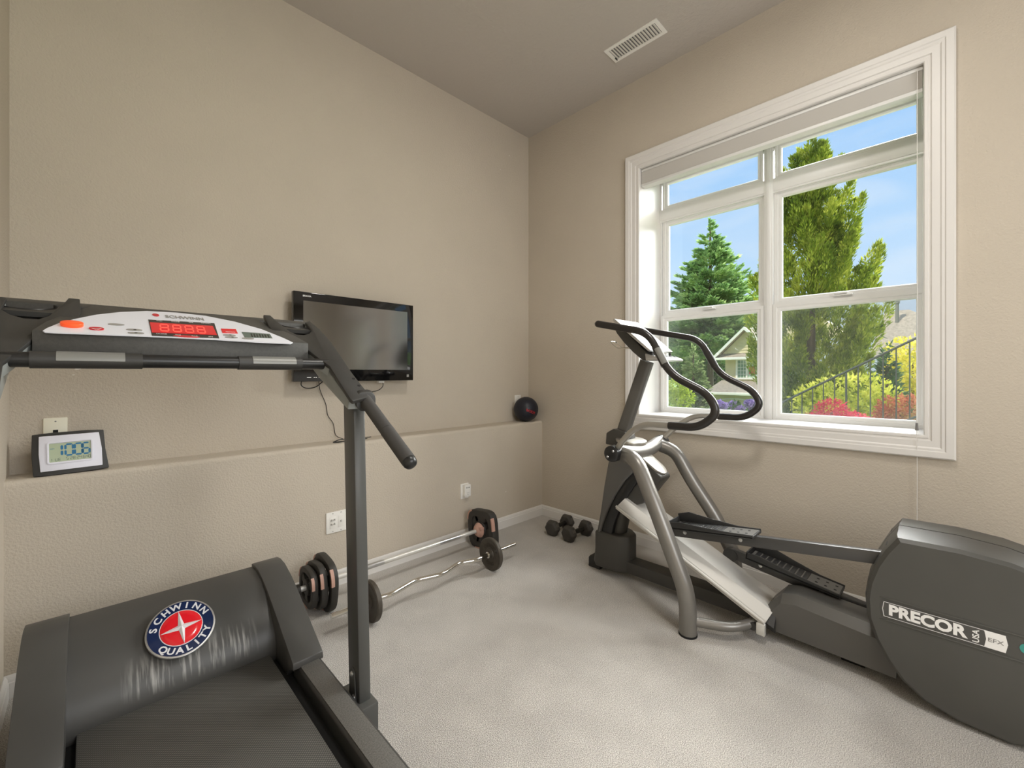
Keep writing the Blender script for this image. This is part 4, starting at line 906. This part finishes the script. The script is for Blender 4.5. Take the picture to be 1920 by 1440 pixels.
for x, lab in ((1.800, 'black spring collar outside the iron plate near the corner'),):
    t = thing('spring_collar', lab, 'collar', (x, CY_, CZ-.024)); obj('ring', B().lathe([(.0135, 0), (.021, 0), (.024, .004), (.024, .014), (.021, .018), (.0135, .018), (.0135, 0)], (x, CY_, CZ), (1, 0, 0), 20), 'black_smooth', t)
    obj('thumb_screw', B().cyl((x+.009, CY_, CZ+.022), (x+.009, CY_, CZ+.040), .0045, 10), 'black_smooth', t)
# hex dumbbells
def dumbbell(a_, b_, label, hw, hl):
    a_, b_ = Vector(a_), Vector(b_); d_ = (b_-a_).normalized(); mid = (a_+b_)/2
    t = thing('hex_dumbbell', label, 'dumbbell', (mid.x, mid.y, 0), group='hex dumbbells by the window wall')
    up = Vector((0, 0, 1)); sd = d_.cross(up).normalized(); rr_ = hw/math.cos(R(30))
    hx_ = [sd*rr_*math.cos(R(60*k+30+30))+up*rr_*math.sin(R(60*k+30+30)) for k in range(6)]
    for p_, f in ((a_, 1), (b_, -1)):
        def ring_at(t_, k_): return [p_+d_*f*t_+h*k_ for h in hx_]
        hd = obj('head', B()._merge(loft([ring_at(-hl/2, .72), ring_at(-hl/2+.006, .86), ring_at(-hl/2+.022, 1), ring_at(hl/2-.018, 1), ring_at(hl/2, .80)]), .003), 'rubber_hex', t)
        for sgn in (1, -1):
            n_ = sd*sgn*math.cos(R(30))+up*math.sin(R(30)); tx = d_*sgn
            txt('raised_number', '10', .030, p_+n_*(hw+.0003), tx, n_.cross(tx), 'raised_grey', hd, off=.02, ext=.0010)
    obj('handle', B().tube([a_+(b_-a_)*k/6 for k in range(7)], [.013, .0145, .0165, .0175, .0165, .0145, .013], 16), 'handle_iron', t)
zh = .0535
A1, B1 = PZ(1036, 990, zh), PZ(1064, 978, zh)
dd = (B1-A1); dd.z = 0; dd = dd.normalized()*.185
dumbbell((A1.x, A1.y, zh), (A1.x+dd.x, A1.y+dd.y, zh), 'black hex dumbbell nearer the room corner', .0535, .062)
A2, B2 = PZ(1067, 1001, zh), PZ(1098, 990, zh)
dd = (B2-A2); dd.z = 0; dd = dd.normalized()*.185
dumbbell((A2.x, A2.y, zh), (A2.x+dd.x, A2.y+dd.y, zh), 'black hex dumbbell nearer the elliptical trainer', .0535, .062)

# ============================================================ OUTSIDE THE WINDOW
GZ = -1.2
struct('ground', B().box(XO+.02, 110, -60, 110, GZ-.2, GZ), 'lawn')
struct('patio', B().box(XO+.02, 6.5, -9, -.45, -.16, -.12), 'patio')
def unit(a): return a/np.maximum(np.linalg.norm(a, axis=1, keepdims=True), 1e-9)
def leaf_mesh(pos, dirs, ln, wd, parent):
    n = len(pos); d = unit(dirs); s = unit(np.cross(d, unit(rng.normal(size=(n, 3)))))
    ln = (ln*rng.uniform(.6, 1.25, n))[:, None]; wd = (wd*rng.uniform(.6, 1.25, n))[:, None]
    V = np.stack([pos, pos+d*ln*.45+s*wd*.5, pos+d*ln, pos+d*ln*.45-s*wd*.5], 1).reshape(-1, 3) - np.array(root_of(parent).location)
    me = bpy.data.meshes.new('leaves'); me.vertices.add(4*n); me.vertices.foreach_set('co', V.ravel())
    me.loops.add(4*n); me.loops.foreach_set('vertex_index', np.arange(4*n, dtype=np.int32))
    me.polygons.add(n); me.polygons.foreach_set('loop_start', np.arange(0, 4*n, 4, dtype=np.int32)); me.update(calc_edges=True); return me
def put_leaves(name, pos, dirs, ln, wd, m, parent):
    me = leaf_mesh(pos, dirs, ln, wd, parent); me.materials.append(MATS[m]); o = bpy.data.objects.new(name, me); COL.objects.link(o); o.parent = parent; o['kind'] = 'stuff'; return o
def trunk(t, x, y, z1, r):
    obj('trunk', B().tube([(x, y, GZ-.05), (x+.03, y, (GZ+z1)/2), (x, y, z1)], [r, r*.7, r*.25], 10), 'bark', t)
def conifer(name, label, x, y, zt, slope, zb, nbr, m, ln, wd, dens=55, elev=28, group=None, cat='tree'):
    t = thing(name, label, cat, (x, y, GZ), group=group); trunk(t, x, y, zt-.3, .05+.02*(zt-zb)); P, D = [], []
    for k in range(nbr):
        u = math.sqrt((k+.5)/nbr); h = u*(zt-zb); az = rng.uniform(0, 2*math.pi)
        L_ = (slope*h)*rng.uniform(.62, 1.12)+.12*min(1, h); el_ = R(elev+rng.normal(0, 7)-u*14)
        d = np.array([math.cos(az)*math.cos(el_), math.sin(az)*math.cos(el_), math.sin(el_)]); sd = np.array([-math.sin(az), math.cos(az), 0])
        n = int(14+L_*dens); uu = rng.uniform(.12, 1, n)**.8; lat = rng.normal(0, 1, n)*(1.02-uu)*.22*L_+rng.normal(0, .03, n)
        base = np.array([x, y, zt-h-math.sin(el_)*L_*.35])
        p = base+np.outer(uu*L_, d)+np.outer(lat, sd); p[:, 2] += rng.normal(0, .05, n)-.10*uu*uu*L_*.3
        P.append(p); D.append(d+np.outer(np.sign(lat)*rng.uniform(.1, .9, n), sd)+rng.normal(0, .22, (n, 3)))
    # leader
    n = 40; p = np.zeros((n, 3)); p[:, 0] = x; p[:, 1] = y; p[:, 2] = zt-.45+rng.uniform(0, .55, n); P.append(p+rng.normal(0, .02, (n, 3))); D.append(np.array([0, 0, .5])+rng.normal(0, .5, (n, 3)))
    put_leaves('foliage', np.vstack(P), np.vstack(D), ln, wd, m, t); return t
def plumes(name, label, x, y, env, nplume, per, m, ln, wd, plen, prad, cat='tree'):
    zt = env[0][0]; t = thing(name, label, cat, (x, y, GZ)); trunk(t, x, y, zt-1, .12); P, D = [], []
    zs = [e_[0] for e_ in env][::-1]; rs = [e_[1] for e_ in env][::-1]
    for k in range(nplume):
        z = zs[0]+(zt-zs[0]-.35)*((k+.5)/nplume); rad = float(np.interp(z, zs, rs)); az = rng.uniform(0, 2*math.pi); q = rad*rng.uniform(.45, 1.0)
        ax = np.array([math.cos(az)*.38, math.sin(az)*.38, 1.0]); ax /= np.linalg.norm(ax); pl2 = plen*rng.uniform(.6, 1.15)
        top = np.array([x+math.cos(az)*q, y+math.sin(az)*q, min(z, zt)]); base = top-ax*pl2
        uu = rng.uniform(0, 1, per)**.75; r_ = prad*np.sin(np.pi*np.clip(uu*.82+.10, 0, 1))*np.sqrt(rng.uniform(.02, 1, per)); a = rng.uniform(0, 2*math.pi, per)
        off = np.stack([np.cos(a)*r_, np.sin(a)*r_, np.zeros(per)], 1)
        P.append(base+np.outer(uu*pl2, ax)+off); D.append(ax*1.0+off/prad*.7+rng.normal(0, .28, (per, 3)))
    put_leaves('foliage', np.vstack(P), np.vstack(D), ln, wd, m, t); return t
def blob_plant(name, label, blobs, per, m, ln, wd, cat='shrub', group=None, tr=.05, upb=.3):
    b0 = blobs[0]; t = thing(name, label, cat, (b0[0], b0[1], GZ), group=group); zt = max(b[2] for b in blobs); trunk(t, b0[0], b0[1], zt, tr); P, D = [], []
    for (x, y, z, rx, rz) in blobs:
        v = unit(rng.normal(size=(per, 3))); rr_ = rng.uniform(.72, 1.04, per)[:, None]
        P.append(np.array([x, y, z])+v*rr_*np.array([rx, rx, rz])); D.append(v*.6+rng.normal(0, .55, (per, 3))+np.array([0, 0, upb]))
    put_leaves('foliage', np.vstack(P), np.vstack(D), ln, wd, m, t); return t
# spruce in the left half of the window
q = PX(1328, 416, 45); conifer('spruce_tree', 'tall green spruce tree seen through the left window sash', 45, q.y-.2, q.z, .50, 3.0, 420, 'leaf_spruce', .50, .19, 36)
# large cypress in the right half
q = PX(1540, 262, 12)
plumes('cypress_tree', 'large yellow-green cypress tree filling the right window sash', 12.2, q.y+.24, [(7.05, .05), (6.5, .42), (5.6, .95), (4.6, 1.25), (3.4, 1.50), (1.8, 1.42), (-.6, 1.15)], 330, 400, 'leaf_cypress', .105, .032, 1.05, .15)
# wood behind the houses
for k, (px, py, X, lab) in enumerate(((1262, 600, 54, 'dense dark green tree behind the spruce, leftmost in the window'), (1318, 585, 62, 'tall leafy tree behind the gabled house, left of its roof'), (1375, 565, 70, 'dark leafy tree rising behind the gabled house'), (1432, 560, 78, 'leafy tree behind the right edge of the gabled house'))):
    q = PX(px, py, X); bl_ = []
    for i in range(16):
        k_ = X/42; zz = rng.uniform(GZ+1, q.z-1.2); bl_.append((X+rng.uniform(-1, 1), q.y+rng.normal(0, .85)*k_, zz, rng.uniform(1.1, 1.6)*k_, rng.uniform(1.0, 1.4)*k_))
    bl_.append((X, q.y, q.z-1.2, 1.4, 1.3))
    blob_plant('leafy_tree', lab, bl_, 760, 'leaf_woods', .011*X, .0068*X, 'tree', 'trees behind the houses', .25)
q = PX(1300, 655, 25); conifer('young_conifer', 'slender pale green conifer left of the gabled house', 25, q.y, q.z, .30, -.8, 130, 'leaf_pale', .30, .10, 45, 20)
q = PX(1268, 712, 20); blob_plant('lime_shrub', 'lime green shrub in the lower left corner of the window', [(20, q.y, q.z-.4, .5, .4), (20, q.y-.3, q.z-.9, .55, .5), (20, q.y+.3, q.z-.9, .6, .5)], 420, 'leaf_lime', .16, .09)
# ---- gabled house
HX = 30
def hp_(px, py, X=HX): q = PX(px, py, X); return q.y, q.z
ho = thing('gabled_house', 'tan clapboard house with white-trimmed gable and low garage roof', 'house', (33, 9.2, GZ))
ya, za = hp_(1396, 619); yl, zl = hp_(1343, 671); yr = 2*ya-yl; ze = zl
ylw = hp_(1355, 700)[0]; yrw = 2*ya-ylw
zw0 = hp_(1380, 722)[1]
obj('wall', B().extr([(HX+.5, ylw, GZ), (HX+.5, yrw, GZ), (HX+.5, yrw, ze), (HX+.5, ylw, ze)], (4, 0, 0)), 'siding', ho, smooth=0)
bb_ = None
def board(name, x, y0, y1, z, h, par, m='siding'):
    return obj(name, B().extr([(x, y0, z), (x-.05, y0, z), (x-.015, y0, z+h), (x, y0, z+h)], (0, y1-y0, 0)), m, par, smooth=0)
z = zw0
wy0, wz1 = hp_(1376, 673); wy1, wz0 = hp_(1416, 711)
while z < ze-.05:
    board('clapboard', HX+.5, ylw, wy0, z, .20, ho)
    board('clapboard', HX+.5, wy1, yrw, z, .20, ho)
    if z+.2 < wz0: board('clapboard', HX+.5, wy0, wy1, z, .2, ho)
    z += .2
# gable with its boards
gx = HX+.35; kk = (za-ze)/(yl-ya)
obj('gable', B().extr([(gx, yl, ze), (gx, yr, ze), (gx, ya, za)], (4, 0, 0)), 'siding', ho, smooth=0)
z = ze+.28
while z < za-.45:
    hw_ = (za-z)/kk-.28
    if hw_ > .1: board('clapboard', gx, ya-hw_, ya+hw_, z, .2, ho)
    z += .2
for sg in (1, -1):
    y1_ = ya+sg*(yl-ya+.15)
    obj('roof_slope', B().extr([(HX-.1, y1_, ze-.10), (HX-.1, ya, za+.04), (HX-.1, ya, za+.20), (HX-.1, y1_+sg*.02, ze+.06)], (4.6, 0, 0)), 'shingles', ho, smooth=0)
    obj('rake_board', B().extr([(HX-.16, y1_, ze-.12), (HX-.16, ya, za+.02), (HX-.16, ya, za+.22), (HX-.16, y1_, ze+.10)], (.08, 0, 0)), 'house_trim', ho, smooth=0)
obj('pent_roof', B().extr([(HX-.05, yl, ze), (gx, yl, ze+.27), (gx, yr, ze+.27), (HX-.05, yr, ze)], (0, 0, -.04)), 'shingles', ho, smooth=0)
obj('gutter', B().box(HX-.22, HX-.06, min(yl, yr)-.25, max(yl, yr)+.25, ze-.16, ze, .02), 'house_trim', ho)
wn = obj('window', B().sweep_rect(HX+.48, min(wy0, wy1)+.09, max(wy0, wy1)-.09, wz0+.09, wz1-.09, [(0, 0), (0, .06), (.11, .07), (.11, 0)]), 'house_trim', ho)
ym = (wy0+wy1)/2
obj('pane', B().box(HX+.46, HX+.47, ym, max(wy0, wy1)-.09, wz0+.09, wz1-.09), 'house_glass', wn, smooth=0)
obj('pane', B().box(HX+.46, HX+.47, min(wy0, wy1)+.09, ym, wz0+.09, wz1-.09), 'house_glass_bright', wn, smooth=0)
obj('mullion', B().box(HX+.42, HX+.47, ym-.05, ym+.05, wz0+.09, wz1-.09), 'house_trim', wn, smooth=0)
for k in range(1, 5):
    zz = wz0+.09+(wz1-wz0-.18)*k/5; obj('muntin', B().box(HX+.45, HX+.46, min(wy0, wy1)+.09, max(wy0, wy1)-.09, zz-.012, zz+.012), 'house_trim', wn, smooth=0)
for k in (1, 2, 4, 5):
    yy = min(wy0, wy1)+.09+(abs(wy1-wy0)-.18)*k/6; obj('muntin', B().box(HX+.45, HX+.46, yy-.012, yy+.012, wz0+.09, wz1-.09), 'house_trim', wn, smooth=0)
sy, sz = hp_(1408, 694); obj('red_notice', B().box(HX+.44, HX+.445, sy-.2, sy+.24, sz-.25, sz+.25), 'red_sign', wn, smooth=0)
# upper roof behind, and garage with hip roof in front
yb, zb_ = hp_(1418, 610, 33)
obj('upper_gable', B().extr([(33, yb+1.1, zb_-1.0), (33, yb-2.2, zb_+1.6), (33, yb-5, zb_-1.0)], (2.5, 0, 0)), 'siding', ho, smooth=0)
obj('rake_board', B().extr([(32.9, yb+1.2, zb_-1.1), (32.9, yb-2.2, zb_+1.65), (32.9, yb-2.2, zb_+1.9), (32.9, yb+1.2, zb_-.85)], (.12, 0, 0)), 'house_trim', ho, smooth=0)
gX = 27.5; gyl, gze = hp_(1320, 735, gX); gyr = hp_(1424, 738, gX)[0]-2; gyt, gzt = hp_(1352, 713, 30.5)
obj('garage_wall', B().box(gX+.45, 31, gyr, gyl-.35, GZ, gze), 'siding', ho, smooth=0)
obj('garage_roof', B().quads([(gX, gyl, gze), (gX, gyr, gze), (30.6, gyr, gzt), (30.6, gyt, gzt), (31.2, gyl, gze), (gX, gyl, gze-.06), (gX, gyr, gze-.06), (31.2, gyl, gze-.06)], [(0, 1, 2, 3), (0, 3, 4), (0, 5, 6, 1), (0, 4, 7, 5), (5, 7, 6)]), 'shingles', ho, smooth=0)
obj('gutter', B().box(gX-.14, gX+.02, gyr, gyl+.1, gze-.14, gze+.02, .02), 'house_trim', ho)
gy0, gy1 = hp_(1336, 750, gX)[0], hp_(1410, 750, gX)[0]
arcp = [(gX+.40, gy0, GZ)]+[(gX+.40, gy0+(gy1-gy0)*k/10, hp_(1372, 747, gX)[1]-.18*(2*k/10-1)**2) for k in range(11)]+[(gX+.40, gy1, GZ)]
obj('garage_arch', B().extr(arcp, (.04, 0, 0)), 'house_trim', ho, smooth=0)
obj('garage_door', B().extr([(gX+.37, gy0+(p[1]-gy0)*.96-.05, p[2]-(.07 if p[2] > GZ else 0)) for p in arcp], (.04, 0, 0)), 'siding', ho, smooth=0)
# ---- house with hip roof and flue on the right
H2 = 26
h2 = thing('hip_roof_house', 'house with brown hip roof and tall flue at right of the window', 'house', (H2+3, .4, GZ))
y0_, z0_ = hp_(1640, 650, H2); y1_, z1_ = hp_(1660, 584, H2+3); y2_, z2_ = hp_(1722, 618, H2+3); y3_ = y2_-3
zev = hp_(1700, 668, H2)[1]
obj('wall', B().box(H2+.5, H2+6, y3_, hp_(1645, 668, H2)[0], GZ, zev), 'siding', h2, smooth=0)
obj('roof', B().quads([(H2, hp_(1628, 668, H2)[0], zev), (H2, y3_, zev), (H2+3, y1_-.9, z1_), (H2+3, y1_, z1_), (H2+6, hp_(1628, 668, H2)[0], zev), (H2+6, y3_, zev)], [(0, 1, 2, 3), (0, 3, 4), (1, 5, 2), (4, 3, 2, 5), (0, 4, 5, 1)]), 'shingles', h2, smooth=0)
fy, fz = hp_(1682, 596, H2+2.2); _, fz1 = hp_(1682, 567, H2+2.2)
obj('flue', B().cyl((H2+2.2, fy, fz-.9), (H2+2.2, fy, fz1), .075, 12).cyl((H2+2.2, fy, fz1-.05), (H2+2.2, fy, fz1+.12), .11, 12), 'chimney_grey', h2)
# ---- stair railing
rl = thing('stair_railing', 'black iron railing sloping down past the shrubs outside', 'railing', (6, .8, GZ))
rA, rB = PX(1465, 755, 6), PX(1718, 634, 6); rd = (rB-rA); P0 = rA-rd*.30; P1 = rB+rd*.35
obj('hand_rail', B().tube([P0, P1], .012, 12), 'rail_iron', rl)
obj('bottom_rail', B().tube([P0-Vector((0, 0, .80)), P1-Vector((0, 0, .80))], .011, 8), 'rail_iron', rl)
for k in range(19):
    p_ = P0+(P1-P0)*(k+.5)/19; tk = k in (0, 9, 18)
    obj('baluster' if not tk else 'post', B().tube([Vector((p_.x, p_.y, p_.z-(.80 if not tk else p_.z-GZ))), p_], .0062 if not tk else .010, 8), 'rail_iron', rl)
# ---- planting by the window
def blobs_px(lst): return [(X+rng.uniform(-.1, .1), PX(px, py, X).y, PX(px, py, X).z, r_, rz) for px, py, X, r_, rz in lst]
blob_plant('yellow_green_shrub', 'rounded yellow-green leafy shrub behind the stair railing', blobs_px([(1580, 745, 8.3, .47, .36), (1535, 752, 8.2, .36, .27), (1625, 745, 8.3, .40, .34), (1645, 760, 8.2, .24, .26), (1600, 790, 8.1, .55, .42), (1550, 790, 8.1, .42, .32), (1515, 745, 8.3, .12, .10)]), 560, 'leaf_shrub', .075, .040)
blob_plant('crimson_maple', 'crimson lace-leaf maple mound just outside the window', blobs_px([(1562, 772, 5.1, .13, .12), (1545, 790, 5.1, .16, .10), (1580, 790, 5.1, .17, .10), (1525, 800, 5.1, .16, .11), (1600, 800, 5.1, .18, .12), (1560, 810, 5.1, .3, .16)]), 700, 'leaf_crimson', .040, .012, upb=-.2)
blob_plant('rust_shrub', 'rust-red shrub behind the railing at the right of the window', blobs_px([(1690, 765, 6.8, .22, .15), (1715, 770, 6.8, .24, .16), (1672, 782, 6.8, .17, .13), (1700, 800, 6.75, .26, .2)]), 620, 'leaf_rust', .05, .02, upb=-.1)
blob_plant('golden_tree', 'golden yellow small tree behind the railing at the right', blobs_px([(1712, 680, 11, .46, .5), (1695, 705, 11, .38, .38), (1715, 730, 11, .5, .42), (1735, 690, 11, .5, .5), (1700, 755, 11, .45, .38)]), 620, 'leaf_gold', .085, .05, cat='tree')
q = PX(1664, 652, 9.4); conifer('dwarf_conifer', 'small blue-green conifer between shrub and golden tree', 9.4, q.y, q.z, .20, GZ+.2, 200, 'leaf_fir', .12, .04, 190, 30)
for k, (px, lab) in enumerate(((1350, 'leftmost purple hydrangea in front of the garage'), (1379, 'middle purple hydrangea in front of the garage'), (1413, 'rightmost purple hydrangea in front of the garage'))):
    bl_ = []
    for i in range(9): bl_.append((px+rng.uniform(-9, 9), 760+rng.uniform(-5, 14), 9.0+.55*k, .070, .065))
    h_ = blob_plant('hydrangea', lab, blobs_px(bl_), 220, 'leaf_purple', .05, .035, group='hydrangeas by the garage')
    c0 = PX(px, 772, 9.05+.55*k); v = unit(rng.normal(size=(500, 3))); put_leaves('green_leaves', np.array(c0)+v*np.array([.15, .15, .2])*rng.uniform(.6, 1, 500)[:, None], v+rng.normal(0, .4, (500, 3)), .08, .05, 'leaf_woods', h_)
